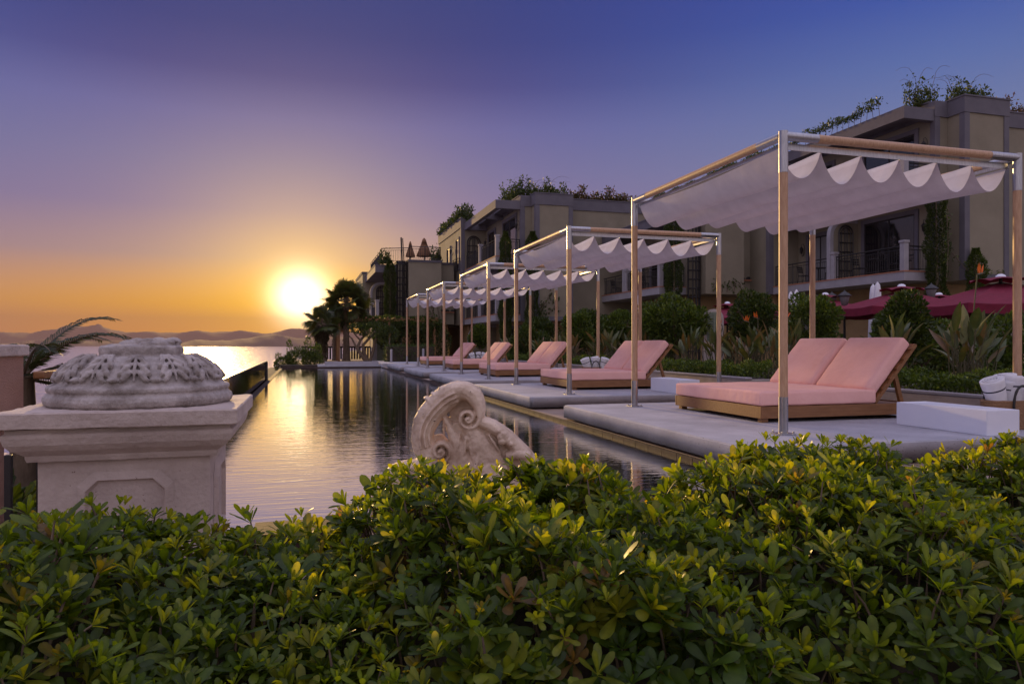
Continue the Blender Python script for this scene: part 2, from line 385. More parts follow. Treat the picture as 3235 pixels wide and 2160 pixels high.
# distant hills: ridges with a seaward slope, behind the sea
def hills(pts, Rr, depth):
    pts = [(p[0], p[1]) for p in pts]
    xs = np.array([p[0] for p in pts]); hs = np.array([HYP - p[1] for p in pts])
    n = 240; px = np.linspace(xs[0], xs[-1], n); h = np.interp(px, xs, hs)
    h = h + (rng.normal(0, .55, n) + 1.2 * np.sin(px * .11) * .5) * (h > 5)
    V = []; rows = 9
    for k in range(rows):
        f = k / (rows - 1)              # 0 shore, .6 ridge, 1 behind
        for i in range(n):
            D = Rr + depth * f
            prof = (f / .6) ** .8 if f <= .6 else 1 - (f - .6) / .4
            wob = 1 + .10 * math.sin(i * .35 + k) * (0 < f < .55)
            Z = max(0, h[i]) / FPX * (Rr + depth * .6) * prof * wob
            r = (px[i] - CXP) / FPX
            V.append((D * (r * math.cos(YAW) + math.sin(YAW)), D * (math.cos(YAW) - r * math.sin(YAW)), SEA_Z - 2 + Z + 11 * prof))
    F = [(k * n + i, k * n + i + 1, (k + 1) * n + i + 1, (k + 1) * n + i) for k in range(rows - 1) for i in range(n - 1)]
    return structure(mesh_np('hills', V, F, M['hill'], smooth=True))
def c1(x, y): return (x * .4782, 950 + y * .4782)
def c2(x, y): return (800 + x * .3189, 700 + y * .3189)
hills([(-260, 1060), (-120, 1050), c1(0, 200), c1(200, 205), c1(290, 190), c1(370, 180), c1(430, 154), c1(460, 150), c1(500, 160), c1(630, 155), c1(655, 143), c1(690, 165), c1(750, 185), c1(840, 200), c1(940, 200), c1(1020, 196), c1(1060, 204), c1(1200, 202), c1(1300, 190), c1(1400, 200), c1(1560, 192), c1(1660, 195), c1(1740, 210), c2(30, 1082), c2(110, 1098), c2(210, 1090), c2(290, 1065), c2(350, 1055), c2(460, 1045), c2(530, 1050), c2(640, 1068), c2(760, 1080), c2(1000, 1085), (1250, 1060), (1500, 1066), (1800, 1075)], 6400, 1600)
hills([(-200, 1084), c1(60, 280), c1(230, 256), c1(330, 252), c1(450, 252), c1(600, 265), c1(720, 262), c1(800, 258), c1(880, 249), c1(960, 245), c1(1060, 258), c1(1160, 282), c1(1230, 290)], 4600, 700)
hills([c1(1180, 288), c1(1220, 272), c1(1290, 250), c1(1380, 258), c1(1500, 258), c1(1640, 240), c1(1780, 215), c2(40, 1104), c2(100, 1101), c2(200, 1104), c2(300, 1120), c2(420, 1145), c2(520, 1150), c2(700, 1140), c2(900, 1132), (1150, 1072), (1300, 1080), (1500, 1086)], 3600, 900)

# pool: water, basin edge, decks
WZ = -.24
structure(MB().add([(-1.0, 4.45, WZ), (3.46, 4.45, WZ), (3.46, 34.5, WZ), (-1.0, 34.5, WZ)], [(0, 1, 2, 3)]).build('pool_water', M['pool']))
b = MB()
b.box(-1.12, -1.0, 4.51, 34.7, -1.7, WZ + .012)                 # sea-side lip
b.box(-1.0, 3.46, 34.5, 34.72, -1.7, WZ + .05)                  # far lip
b.box(-.28, 3.46, 4.15, 4.45, -1.7, WZ + .05)                      # near lip
structure(b.build('pool_edge', M['copper']))
b = MB(); y = 4.15
while y < 34.4:
    b.box(3.46, 3.505, y, y + .292, -1.7, -.205); y += .30
structure(b.build('pool_tile_edge', M['copper']))
structure(MB().box(3.507, 7.85, 2.6, 36.5, -.5, -.20).build('deck', M['deck']))
structure(MB().box(-3.2, 3.46, -6, 4.148, -.9, -.30).build('terrace', M['deck']))
structure(MB().box(3.462, 40, -6, 2.598, -.9, -.22).build('terrace', M['deck']))
def slab(x0, x1, y0, y1):
    bm = bmesh.new(); bmesh.ops.create_cube(bm, size=1)
    for v in bm.verts: v.co = Vector(((x0 + x1) / 2 + v.co.x * (x1 - x0), (y0 + y1) / 2 + v.co.y * (y1 - y0), -.085 + v.co.z * .17))
    bmesh.ops.bevel(bm, geom=[e for e in bm.edges if abs(e.verts[0].co.z - e.verts[1].co.z) > .1], offset=.05, segments=4, affect='EDGES')
    bmesh.ops.bevel(bm, geom=[e for e in bm.edges if e.verts[0].co.z > -.01 and e.verts[1].co.z > -.01], offset=.012, segments=3, affect='EDGES')
    b = MB().addbm(bm); b.wn = True
    return structure(b.build('platform', M['concrete']))
CY = [5.83, 11.5, 17.1, 22.7, 28.2]
PL = [(5.1, 9.54), (11.05, 15.2), (16.6, 20.9), (22.2, 26.5), (27.7, 32.2)]
for y0, y1 in PL: slab(3.49, 7.6, y0, y1)
# far end: low white planter wall and terrace
structure(MB().box(.55, 3.46, 34.722, 36.4, -.5, -.10).build('terrace', M['concrete']))
structure(MB().box(3.462, 8.2, 34.0, 40, -.4, -.03).build('terrace', M['concrete']))
structure(MB().box(-1.1, .548, 34.722, 36.4, -1, -.12).build('terrace', M['soil']))
structure(MB().box(-1.3, 9.5, 36.402, 47, -.6, -.10).build('terrace', M['deck']))

# ------------------------------------------------------------------ cabanas
def make_cabana(label):
    root = thing('cabana', label, 'cabana', group='cabanas along the pool')
    W_, L_, H = 2.90, 3.20, 2.83
    def plate_mb():
        p = MB().bbox(-.085, .085, -.085, .085, .001, .012, .003, 1)
        for sx in (-1, 1):
            for sy in (-1, 1): p.lathe([(.009, .012), (.009, .03), (.005, .034)], 8, (sx * .065, sy * .065, 0))
        return p
    for ix, x in enumerate((0, W_)):
        for iy, y in enumerate((0, L_)):
            p = MB().tube([(0, 0, .34), (0, 0, 2.49)], .041, 20, cap=True).build('post', M['wood_pole'], root, (x, y, 0))
            MB().tube([(0, 0, .006), (0, 0, .355)], .0435, 20).build('foot_sleeve', M['steel'], p)
            MB().tube([(0, 0, 2.48), (0, 0, H + .0435)], .0435, 20).build('corner_sleeve', M['steel'], p)
            plate_mb().build('base_plate', M['steel'], p)
    for y in (0, L_):
        be = MB().tube([(.36, y, H), (W_ - .36, y, H)], .041, 20).build('beam', M['wood_pole'], root)
        MB().tube([(.0, y, H), (.38, y, H)], .0425, 20).build('beam_sleeve', M['steel'], be)
        MB().tube([(W_ - .38, y, H), (W_, y, H)], .0425, 20).build('beam_sleeve', M['steel'], be)
    for x in (0, W_):
        be = MB().tube([(x, .36, H), (x, L_ - .36, H)], .041, 20).build('beam', M['wood_pole'], root)
        MB().tube([(x, .03, H - .001), (x, .38, H - .001)], .0425, 20).build('beam_sleeve', M['steel'], be)
        MB().tube([(x, L_ - .38, H - .001), (x, L_ - .03, H - .001)], .0425, 20).build('beam_sleeve', M['steel'], be)
    for y in (.075, L_ - .075): MB().box(.05, W_ - .05, y - .008, y + .008, H - .105, H - .045).build('rail', M['steel'], root)
    for x in (.06, W_ - .06): MB().box(x - .008, x + .008, .09, L_ - .09, H - .085, H - .05).build('rail', M['steel'], root)
    # the cloth: six swags across, slack front to back
    n = 6; x0, x1 = .03, W_ - .025; per = 16; ny = 22
    V = []; xs = []
    for s_ in range(n):
        for k in range(per): xs.append((s_, k / per))
    xs.append((n - 1, 1.0))
    for j in range(ny + 1):
        v = j / ny; yy = .10 + v * (L_ - .20)
        mid = 4 * v * (1 - v)
        for s_, t in xs:
            sag = .275 + .025 * math.sin(s_ * 2.1)
            x = x0 + (s_ + t) / n * (x1 - x0) + .012 * math.sin(7 * v + s_) * mid
            U = 4 * t * (1 - t)
            z = H - .092 - sag * (U ** .9) - .03 * mid * (1 - U) + .02 * mid * U + .006 * math.sin(9 * v + 5 * t + s_ * 1.7)
            V.append((x, yy + .012 * math.sin(3 * s_) * (1 - 2 * v), z))
    nx = len(xs)
    F = [(j * nx + i, j * nx + i + 1, (j + 1) * nx + i + 1, (j + 1) * nx + i) for j in range(ny) for i in range(nx - 1)]
    can = MB().add(V, F, smooth=True).build('canopy', M['canvas'], root)
    for s_ in range(n + 1):
        for y in (.09, L_ - .09):
            x = x0 + s_ / n * (x1 - x0)
            MB().tube([(x, y, H - .06), (x, y, H - .108)], .006, 6).ball((x, y, H - .088), .014, seg=8).build('hook', M['steel'], can)
    return root
ORD = ['first', 'second', 'third', 'fourth', 'fifth']
CL = ['largest wood and steel cabana with scalloped white canopy, beside the hedge', 'second wood and steel cabana counting back from the hedge', 'third of five white canopied cabanas along the pool',
      'fourth cabana from the hedge, last but one towards the sea', 'farther end cabana, smallest in the row, next to the sunset terrace']
cab = make_cabana(CL[0]); cab.location = (4.36, CY[0], 0)
for i in range(1, 5):
    c = copy_tree(cab); c.location = (4.33 if i < 3 else 4.27, CY[i], 0); c['label'] = CL[i]

# ------------------------------------------------------------------ daybeds
def rounded(w, l, h, b, seed=0, puff=.012):
    """an upholstered cushion: soft edges, slightly crowned faces"""
    bm = bmesh.new(); bmesh.ops.create_cube(bm, size=1)
    for v in bm.verts: v.co = Vector((v.co.x * w, v.co.y * l, v.co.z * h))
    bmesh.ops.bevel(bm, geom=bm.edges[:], offset=b, segments=4, profile=.55, affect='EDGES')
    bmesh.ops.subdivide_edges(bm, edges=[e for e in bm.edges if e.calc_length() > .2], cuts=10, use_grid_fill=True)
    r_ = random.Random(seed)
    for v in bm.verts:
        x, y = v.co.x / w * 2, v.co.y / l * 2
        k = max(0, 1 - x * x) * max(0, 1 - y * y)
        v.co.z += (1 if v.co.z > 0 else -.2) * puff * k ** .5 + .002 * math.sin(x * 9 + y * 5)
    return bm
def make_daybed(label):
    root = thing('daybed', label, 'daybed', group='pink double daybeds on the platforms')
    Wd, Ln = 1.88, 2.12
    fr = MB()
    fr.bbox(0, Ln, 0, .035, .045, .175, .004, 1); fr.bbox(0, Ln, Wd - .035, Wd, .045, .175, .004, 1)
    fr.bbox(.0, .035, .036, Wd - .036, .045, .175, .004, 1); fr.bbox(Ln - .035, Ln, .036, Wd - .036, .045, .175, .004, 1)
    fr.box(.036, Ln - .036, .036, Wd - .036, .13, .16)
    fr.build('frame', M['teak'], root)
    for x in (.035, Ln - .115):
        for y in (.035, Wd - .115): MB().bbox(x, x + .08, y, y + .08, 0, .047, .003, 1).build('foot', M['teak'], root)
    MB().addbm(rounded(1.53, Wd - .01, .155, .028), 0, Matrix.Translation((.765, Wd / 2, .258))).build('mattress', M['pink'], root)
    A = R(49)
    rot = Matrix.Translation((1.50, 0, .18)) @ Matrix.Rotation(-A, 4, 'Y')
    bf = MB()
    for y in (.01, Wd / 2 - .04, Wd - .09): bf.bbox(.02, .90, y, y + .08, -.005, .03, .003, 1, mat=rot @ Matrix.Translation((0, 0, -.03)))
    for x in (.05, .2, .35, .5, .65, .8): bf.bbox(x, x + .09, .01, Wd - .01, .031, .045, .002, 1, mat=rot @ Matrix.Translation((0, 0, -.03)))
    bf.build('backrest', M['teak'], root)
    for k in range(2):
        MB().addbm(rounded(.80, Wd / 2 - .05, .15, .05, k), 0, rot @ Matrix.Translation((.47, Wd / 4 + k * Wd / 2, .10))).build('back_cushion', M['pink'], root)
    top = rot @ Vector((.46, 0, -.03)); bx = top.x + .10
    for y in (.06, Wd - .10):
        MB().add([(top.x, y, top.z), (top.x, y + .04, top.z), (top.x + .05, y + .04, top.z), (top.x + .05, y, top.z), (bx, y, .162), (bx, y + .04, .162), (bx + .05, y + .04, .162), (bx + .05, y, .162)],
                 [(0, 1, 2, 3), (7, 6, 5, 4), (0, 4, 5, 1), (1, 5, 6, 2), (2, 6, 7, 3), (3, 7, 4, 0)]).build('prop_leg', M['teak'], root)
    return root
BY = [6.72, 12.55, 18.15, 23.75, 29.2]
BL = ['pink double daybed with raised back under the largest cabana, beside the hedge', 'pink double daybed under the second cabana from the hedge', 'pink double daybed under the third cabana along the pool',
      'pink double daybed under the fourth cabana from the hedge', 'pink double daybed under the end cabana by the sunset terrace']
bed = make_daybed(BL[0]); bed.location = (4.745, BY[0], .001)
for i in range(1, 5):
    c = copy_tree(bed); c.location = (4.78, BY[i], .001); c['label'] = BL[i]

# white box tables, baskets with rolled towels
def make_table(label):
    root = thing('side_table', label, 'side table', group='white box tables beside the daybeds')
    bm = bmesh.new(); bmesh.ops.create_cube(bm, size=1)
    for v in bm.verts: v.co = Vector((.2 + v.co.x * .4, .53 + v.co.y * 1.06, .118 + v.co.z * .236))
    bmesh.ops.bevel(bm, geom=bm.edges[:], offset=.004, segments=2, affect='EDGES')
    topf = max(bm.faces, key=lambda f: f.calc_center_median().z * 10 + f.calc_area())
    r_ = bmesh.ops.inset_region(bm, faces=[topf], thickness=.03)
    bmesh.ops.translate(bm, verts=topf.verts[:], vec=(0, 0, -.012))
    MB().addbm(bm, smooth=False).build('tray_body', M['white'], root)
    MB().box(.02, .38, .02, 1.04, -.0005, .004).build('plinth', M['black'], root)
    return root
tb = make_table('long white box table in front of the daybed beside the hedge'); tb.location = (6.08, 5.18, .001)
for i, (y, l) in enumerate(((11.1, 'white box table beside the second daybed from the hedge'), (16.75, 'white box table by the third daybed, mostly hidden behind the second'))):
    c = copy_tree(tb); c.location = (6.2, y, .001); c['label'] = l
def make_basket(label):
    root = thing('towel_basket', label, 'basket', group='woven baskets of rolled towels')
    b = MB(); prof = []
    for k in range(0, 61):
        f = k / 60; prof.append((.235 + .03 * f + .005 * abs(math.sin(f * PI * 10)), f * .29))
    prof += [(.25, .292), (.238, .28), (.225, .04), (0.001, .03)]
    V0 = len(b.v); b.lathe([(.001, .004)] + prof, 64, fn=lambda a, z: 1 + .010 * math.sin(a * 32 + (int(z / .0145) % 2) * PI))
    b.v = [(x * 1.12, y * .62, z) for x, y, z in b.v]
    b.build('woven_body', M['wicker'], root)
    for sy in (-1, 1):
        pts = [(.11 * math.cos(a) * 1.0, sy * (.165 - .0 * k), .24 + .20 * math.sin(a)) for k, a in enumerate(np.linspace(-.4, PI + .4, 18))]
        pts = [(pts[0][0] , sy * .165, .03)] + pts + [(pts[-1][0], sy * .165, .03)]
        MB().tube(pts, [.011 + .002 * (i % 2) for i in range(len(pts))], 8).build('handle', M['black'], root)
    return root
def make_towel(label):
    b = MB(); n = 28; Lh = .40; prof = [(.001, 0), (.055, .001)]
    hs = [0, .02, .05, .075, .09, .10, .13, .2, .27, .29, .305, .33, .37, .395, .40]
    def rad(h): return .058 + .022 * (h / Lh) ** 1.5
    V = []; F = []; mi = []
    for h in hs:
        for j in range(n):
            a = 2 * PI * j / n; sp = 1 + .10 * ((j / n)) - .05
            r_ = rad(h) * sp * (.93 if h in (0, .40) else 1)
            V.append((r_ * math.cos(a), r_ * math.sin(a), h))
    for k in range(len(hs) - 1):
        for j in range(n): F.append((k * n + j, k * n + (j + 1) % n, (k + 1) * n + (j + 1) % n, (k + 1) * n + j))
    b.add(V, F, 0, True)
    for k in (3, 9):
        for j in range(n): b.m[k * n + j] = 1
    # spiral of cloth on the end
    top = [(0.06 * (1 - i / 60) * math.cos(i * .35), .06 * (1 - i / 60) * math.sin(i * .35), .401) for i in range(56)]
    b.add([V[len(V) - n + j] for j in range(n)] + [(0, 0, .385)], [(j, (j + 1) % n, n) for j in range(n)], 0, True)
    b.tube(top, .006, 5)
    o = b.build('rolled_towel', [M['towel'], M['navy']]); tag(o, label, 'towel', 'rolled towels in the baskets'); return o
bk = make_basket('woven towel basket beside the long white box table'); bk.location = (6.86, 5.62, .0)
BK = [bk]
for (x, y, l) in ((6.95, 16.75, 'woven towel basket at the corner of the third platform, seen past the second daybed'), (6.75, 28.6, 'small distant woven towel basket at the end cabana')):
    c = copy_tree(bk); c.location = (x, y, 0); c['label'] = l; BK.append(c)
tw0 = None
TP = [(-.20, -.02, -.38, .05, 'flared towel leaning out over the pool side of'), (-.06, .06, -.12, .1, 'short towel tucked behind in'), (.0, -.03, -.02, .03, 'upright towel in the middle of'), (.10, .05, .05, .12, 'towel at the planter side of'), (.22, -.05, .30, -.05, 'towel leaning behind the dark handle of')]
WHERE = ['the basket beside the long white table', 'the basket on the third platform', 'the distant basket at the end cabana']
for bi, bko in enumerate(BK):
    for ti, (x, y, tilt, tilt2, lab) in enumerate(TP):
        if bi and ti in (1,): continue
        l = lab + ' ' + WHERE[bi]
        if tw0 is None: tw0 = o = make_towel(l)
        else:
            o = tw0.copy(); COL.objects.link(o); o['label'] = l
        o.location = (bko.location.x + .04 + x * .72, bko.location.y + y, .13 + .02 * (ti % 2)); o.rotation_euler = (tilt2, tilt, ti * 1.3)
        o.scale = (1.45, 1.3, 1.0 if ti != 1 else .85)

# ------------------------------------------------------------------ hotel blocks
def railing(b, p0, p1, z, h=.95, step=.115, posts=1.3):
    p0 = Vector((p0[0], p0[1], z)); p1 = Vector((p1[0], p1[1], z)); d = p1 - p0; L_ = d.length; d.normalize()
    up = Vector((0, 0, 1))
    def bar(a, c, w):
        n = d.cross(up).normalized() if abs((c - a).normalized().z) < .5 else None
        b.tube([a, c], w, 4, smooth=False)
    bar(p0 + up * h, p1 + up * h, .026); bar(p0 + up * (h - .13), p1 + up * (h - .13), .014); bar(p0 + up * .09, p1 + up * .09, .014)
    n = max(2, int(L_ / step))
    for i in range(1, n): 
        p = p0 + d * (L_ * i / n); bar(p + up * .09, p + up * (h - .13), .0095)
    k = max(1, round(L_ / posts))
    for i in range(k + 1):
        p = p0 + d * (L_ * i / k); bar(p, p + up * (h + .02), .022)
def lantern_mb(b, x, y, z, nx, ny, s=1.0):
    """wall lantern on a scrolled bracket; (nx, ny) points away from the wall"""
    c = (x + nx * .16 * s, y + ny * .16 * s, z)
    b.lathe([(.005, .20 * s), (.02 * s, .17 * s), (.085 * s, .09 * s), (.09 * s, .07 * s)], 8, c)
    b.lathe([(.068 * s, .07 * s), (.045 * s, -.10 * s), (.02 * s, -.13 * s), (.004, -.16 * s)], 8, c)
    pts = [(x + nx * t * s, y + ny * t * s, z + q * s) for t, q in ((0, -.05), (.05, -.2), (.12, -.24), (.15, -.18))]
    b.tube(pts, .010 * s, 6)
    pts = [(x + nx * t * s, y + ny * t * s, z + q * s) for t, q in ((0, .02), (.0, .22), (.08, .31), (.16, .27), (.16, .19))]
    b.tube(pts, .010 * s, 6)
def arch_poly(x0, x1, z0, z1, n=14):
    r = (x1 - x0) / 2; cx = (x0 + x1) / 2
    return [(x0, z0), (x0, z1 - r)] + [(cx - r * math.cos(PI * i / n), z1 - r + r * math.sin(PI * i / n)) for i in range(1, n)] + [(x1, z1 - r), (x1, z0)]
def arch_grid(b, x0, x1, y, z0, z1, w=.048, d=.04):
    """a wooden trellis with an arched head standing against a wall that faces -Y"""
    def ring(px, k):
        for a, c in zip(px[:-1], px[1:]): b.tube([(a[0], y, a[1]), (c[0], y, c[1])], w * k, 4, smooth=False)
    ring(arch_poly(x0, x1, z0, z1), .8); ring(arch_poly(x0 + .12, x1 - .12, z0, z1 - .10), .5)
    cx = (x0 + x1) / 2
    for dx in (-.06, .06): b.tube([(cx + dx, y, z0), (cx + dx, y, z1 - .03)], w * .55, 4, smooth=False)
    z = z0 + .38
    while z < z1 - (x1 - x0) * .42: b.tube([(x0, y, z), (x1, y, z)], w * .6, 4, smooth=False); z += .40
def window(root, x, y0, y1, z0, z1, nx, glass='glass', split=2, sur=.17, arch=False):
    """window in a wall facing -X (nx=-1): surround proud of the wall, dark frame, pane"""
    s = MB()
    s.box(x - .07, x, y0 - sur, y0, z0, z1 + sur); s.box(x - .07, x, y1, y1 + sur, z0, z1 + sur); s.box(x - .072, x, y0, y1, z1, z1 + sur + .001)
    w = s.build('window', M['grey'], root)
    f = MB(); t = .06
    f.box(x - .035, x, y0, y0 + t, z0, z1); f.box(x - .035, x, y1 - t, y1, z0, z1); f.box(x - .036, x, y0 + t, y1 - t, z1 - t, z1); f.box(x - .036, x, y0 + t, y1 - t, z0, z0 + t)
    for k in range(1, split):
        ym = y0 + (y1 - y0) * k / split; f.box(x - .034, x, ym - t / 2, ym + t / 2, z0 + t, z1 - t)
    f.build('frame', M['black'], w)
    MB().box(x - .015, x - .004, y0 + t, y1 - t, z0 + t, z1 - t).build('pane', M[glass], w)
    return w
def partition(root, x0, x1, y, z0, h, r=.75, grid=True, name='partition_wall'):
    """arched screen wall between two balconies: cream face, grey edge band, rounded outer shoulder"""
    n = 12
    prof = [(x0, z0)] + [(x0 + r - r * math.cos(PI / 2 * i / n), z0 + h - r + r * math.sin(PI / 2 * i / n)) for i in range(n + 1)] + [(x1, z0 + h), (x1, z0)]
    w = MB().prism(prof, y, y + .16).build(name, M['cream'], root)
    e = MB(); t = .16
    outer = prof[:-1]; inner = [(x0 + t, z0)] + [(x0 + r - (r - t) * math.cos(PI / 2 * i / n), z0 + h - r + (r - t) * math.sin(PI / 2 * i / n)) for i in range(n + 1)] + [(x1, z0 + h - t)]
    for i in range(len(outer) - 1):
        a, b_, c, d = outer[i], outer[i + 1], inner[i + 1], inner[i]
        q = [(a[0] - .012, y - .03, a[1]), (b_[0] - .012, y - .03, b_[1] + .012), (c[0], y - .03, c[1]), (d[0], y - .03, d[1])]
        q2 = [(p[0], y + .19, p[2]) for p in q]
        e.add(q + q2, [(0, 1, 2, 3), (7, 6, 5, 4), (0, 4, 5, 1), (1, 5, 6, 2), (2, 6, 7, 3), (3, 7, 4, 0)])
    e.build('edge_trim', M['white_trim'], w)
    if grid:
        g = MB(); arch_grid(g, x0 + .42, x0 + 1.14, y - .06, z0 + .02, z0 + h - .28); g.build('arched_trellis', M['black'], w)
def hotel(X, Y, f1, tall, yn, ex, label, gz=-.3, ground_arch=True, roofrail=False):
    root = thing('hotel_block', label, 'building', (X, Y, 0))
    top = f1 + (6.55 if tall else 3.70); zb = f1 - .33; fl = [f1, f1 + 3.15] if tall else [f1]
    w = MB()
    w.box(1.45, ex, .30, yn, zb, top - .05)
    w.box(1.45, 2.05, 0, .298, zb, top - .052)
    w.box(2.052, 4.15, -.75, .298, zb, top - .048)
    w.box(-.20, 1.448, 7.9, yn, zb, top - .053)
    wo = w.build('wall', M['cream'], root)
    c = MB(); ch = .60 if tall else .10
    if not tall: ch = .10
    c.box(2.0, 4.20, -.80, .24, top - ch, top)
    c.box(1.40, 1.998, -.05, .242, top - ch + .003, top - .003)
    c.box(1.402, ex, .25, yn - .01, top - ch + .006, top - .006)
    c.box(-.25, 1.40, 7.85, yn - .008, top - ch + .004, top - .004)
    c.box(1.97, 4.23, -.83, .26, top - .001, top + .05); c.box(1.37, ex, .22, yn - .012, top - .004, top + .046); c.box(-.28, 1.372, 7.82, yn - .01, top - .002, top + .044)
    c.build('cornice', M['grey'], wo)
    for (x0, x1, y0, y1) in () if not tall else ((2.02, 2.26, -.785, -.55), (3.94, 4.18, -.785, -.55), (1.42, 1.66, -.035, .2), (-.235, .02, 7.86, 8.1), (4.151, 4.185, -.55, .2)):
        MB().box(x0, x1, y0, y1, zb + .002, top - ch + .02).build('pilaster', M['grey'], wo)
    if tall: MB().box(2.262, 3.938, -.784, -.70, zb + .001, zb + .24).build('base_band', M['grey'], wo)
    # canopy over the upper balcony
    k = MB()
    if tall:
        z0, z1 = f1 + 5.78, f1 + 6.24
        k.box(0, .28, 0, 7.88, z0, z1); k.box(.282, 1.44, .0, .28, z0 + .002, z1 - .002); k.box(.282, 1.44, 3.6, 3.95, z0 + .05, z1 - .05); k.box(.282, 1.44, 7.6, 7.88, z0 + .002, z1 - .002)
        k.box(.85, 1.44, .282, 3.598, z1 - .14, z1 - .03); k.box(.85, 1.44, 3.952, 7.598, z1 - .14, z1 - .03)
    else:
        k.box(0, 1.44, 0, 7.88, f1 + 2.97, f1 + 3.45); k.box(-.03, 1.44, -.03, 7.9, f1 + 3.40, f1 + 3.46)
    k.build('canopy', M['grey'], root)
    for f in fl:
        s = MB().box(0, 1.44, 0, 7.88, f - .33, f).build('balcony', M['white_trim'], root)
        MB().box(-.02, .3, -.02, 7.88, f + .001, f + .045).box(.302, 1.44, -.02, .3, f + .002, f + .044).build('floor_edge', M['terracotta'], s)
        for y in (.03, 3.75 if f == f1 else 3.9):
            p = MB().bbox(.03, .25, y, y + .22, f + .046, f + 1.12, .01, 1).bbox(.0, .28, y - .03, y + .25, f + 1.10, f + 1.2, .015, 1)
            p.build('pillar', M['white_trim'], s)
        r = MB(); railing(r, (.14, .27), (.14, 3.74), f + .04); railing(r, (.14, 4.12), (.14, 7.84), f + .04); railing(r, (.27, .14), (1.40, .14), f + .04)
        r.build('railing', M['black'], s)
        if f == f1 or tall:
            window(root, 1.45, .9, 3.55, f + .04, f + 2.4, -1, split=2)
            window(root, 1.45, 5.5, 7.1, f + .04, f + 2.3, -1, 'curtain' if f == f1 else 'glass', split=2)
        if f == f1: partition(root, .02, 1.449, 4.0, f + .046, 2.62)
        else:
            g = MB(); arch_grid(g, .18, 1.02, 7.83, f + .05, f + 2.25); g.build('arched_trellis', M['black'], root)
        for yy in (.35, 7.45):
            l = MB(); lantern_mb(l, 1.448, yy, f + 1.75, -1, 0, 1.1); l.build('wall_lamp', M['black'], root)
    if tall:                                                        # windows of the wing beyond the balcony
        window(root, -.2, 8.55, 9.45, fl[1] + .1, fl[1] + 2.15, -1, split=1, sur=.14); window(root, -.2, 11.6, 12.6, fl[1] + .3, fl[1] + 1.95, -1, split=1, sur=.14)
        r = MB(); railing(r, (-.42, 8.2), (-.42, 13.2), fl[1] - .02, .85); railing(r, (-.42, 8.2), (-.21, 8.2), fl[1] - .02, .85); r.build('railing', M['black'], root)
        l = MB(); lantern_mb(l, -.2, 10.6, fl[1] + 1.55, -1, 0, 1.1); l.build('wall_lamp', M['black'], root)
    # recessed ground storey in the shade of the overhang
    g = MB().box(1.9, ex - .3, .9, yn - .3, gz, zb - .001)
    g.box(.35, 1.898, 8.2, yn - .3, gz, zb - .002)
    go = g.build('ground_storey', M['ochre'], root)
    if ground_arch: partition(root, .05, 1.898, 7.0, gz, zb - gz - .02, r=.9, grid=False)
    window(root, 1.9, 1.6, 3.2, gz + .4, gz + 2.2, -1, 'glass', split=2)
    # ledge with three low half-round vents beside the tower
    if not tall:
        MB().box(4.16, min(5.4, ex), .16, .298, f1 + .43, f1 + .49).build('ledge', M['terracotta'], root)
        for x in (4.38, 4.74, 5.10):
            n = 12; pl = [(x + .15 * math.cos(PI * i / n), f1 + .50 + .15 * math.sin(PI * i / n)) for i in range(n + 1)]
            MB().prism(pl, .27, .297).build('vent', M['black'], root)
    if roofrail:
        r = MB(); railing(r, (2.1, -.70), (4.1, -.70), top + .05, .85); railing(r, (2.1, -.70), (.4, .1), top - .1, .9); railing(r, (.4, .1), (.4, 7.8), top - .2, .9); railing(r, (4.1, -.7), (4.1, .3), top + .05, .85)
        r.build('roof_railing', M['black'], root)
    return root
hotel(21.65, 21.85, 3.60, True, 20.5, 12, 'large cream hotel block with grey cornice behind the burgundy parasols')
hotel(16.25, 31.0, 3.60, False, 9.0, 5.42, 'lower cream hotel block with tall dark trellis, behind the second cabana', roofrail=False)
hotel(9.9, 37.6, 2.47, True, 16.1, 9.2, 'two storey cream hotel block with open grey pergola roof in mid distance', gz=-.4)
hotel(4.3, 46.6, 2.53, False, 15.0, 5.2, 'farther cream hotel wing with roof terrace and closed thatched parasols', gz=-.4, ground_arch=False, roofrail=True)

def trellis(X, Y, z0, z1, label):
    b = MB()
    for k in range(5):
        a = k / 4; x = X + .62 * a; y = Y - .22 * math.sin(PI * a) - .04
        b.tube([(x, y, z0), (x, y, z1)], 0.05 if k in (0, 4) else .036, 4, smooth=False)
    b.tube([(X + .4, Y - .05, z0), (X + .4, Y - .05, z1)], .03, 4, smooth=False)
    z = z0 + .3
    while z < z1:
        b.tube([(X + .62 * k / 8, Y - .22 * math.sin(PI * k / 8) - .04, z) for k in range(9)], .036, 4, smooth=False); z += .43
    tag(b.build('trellis', M['black']), label, 'trellis', 'tall trellises on the hotel corners')
trellis(16.25 + 1.36, 31.0 - .30, -.2, 7.0, 'tall dark bowed trellis up the wall behind the second cabana')
trellis(4.3 + 1.36, 46.6 - .30, 1.4, 6.2, 'tall dark trellis beside the ivy column on the far hotel wing')

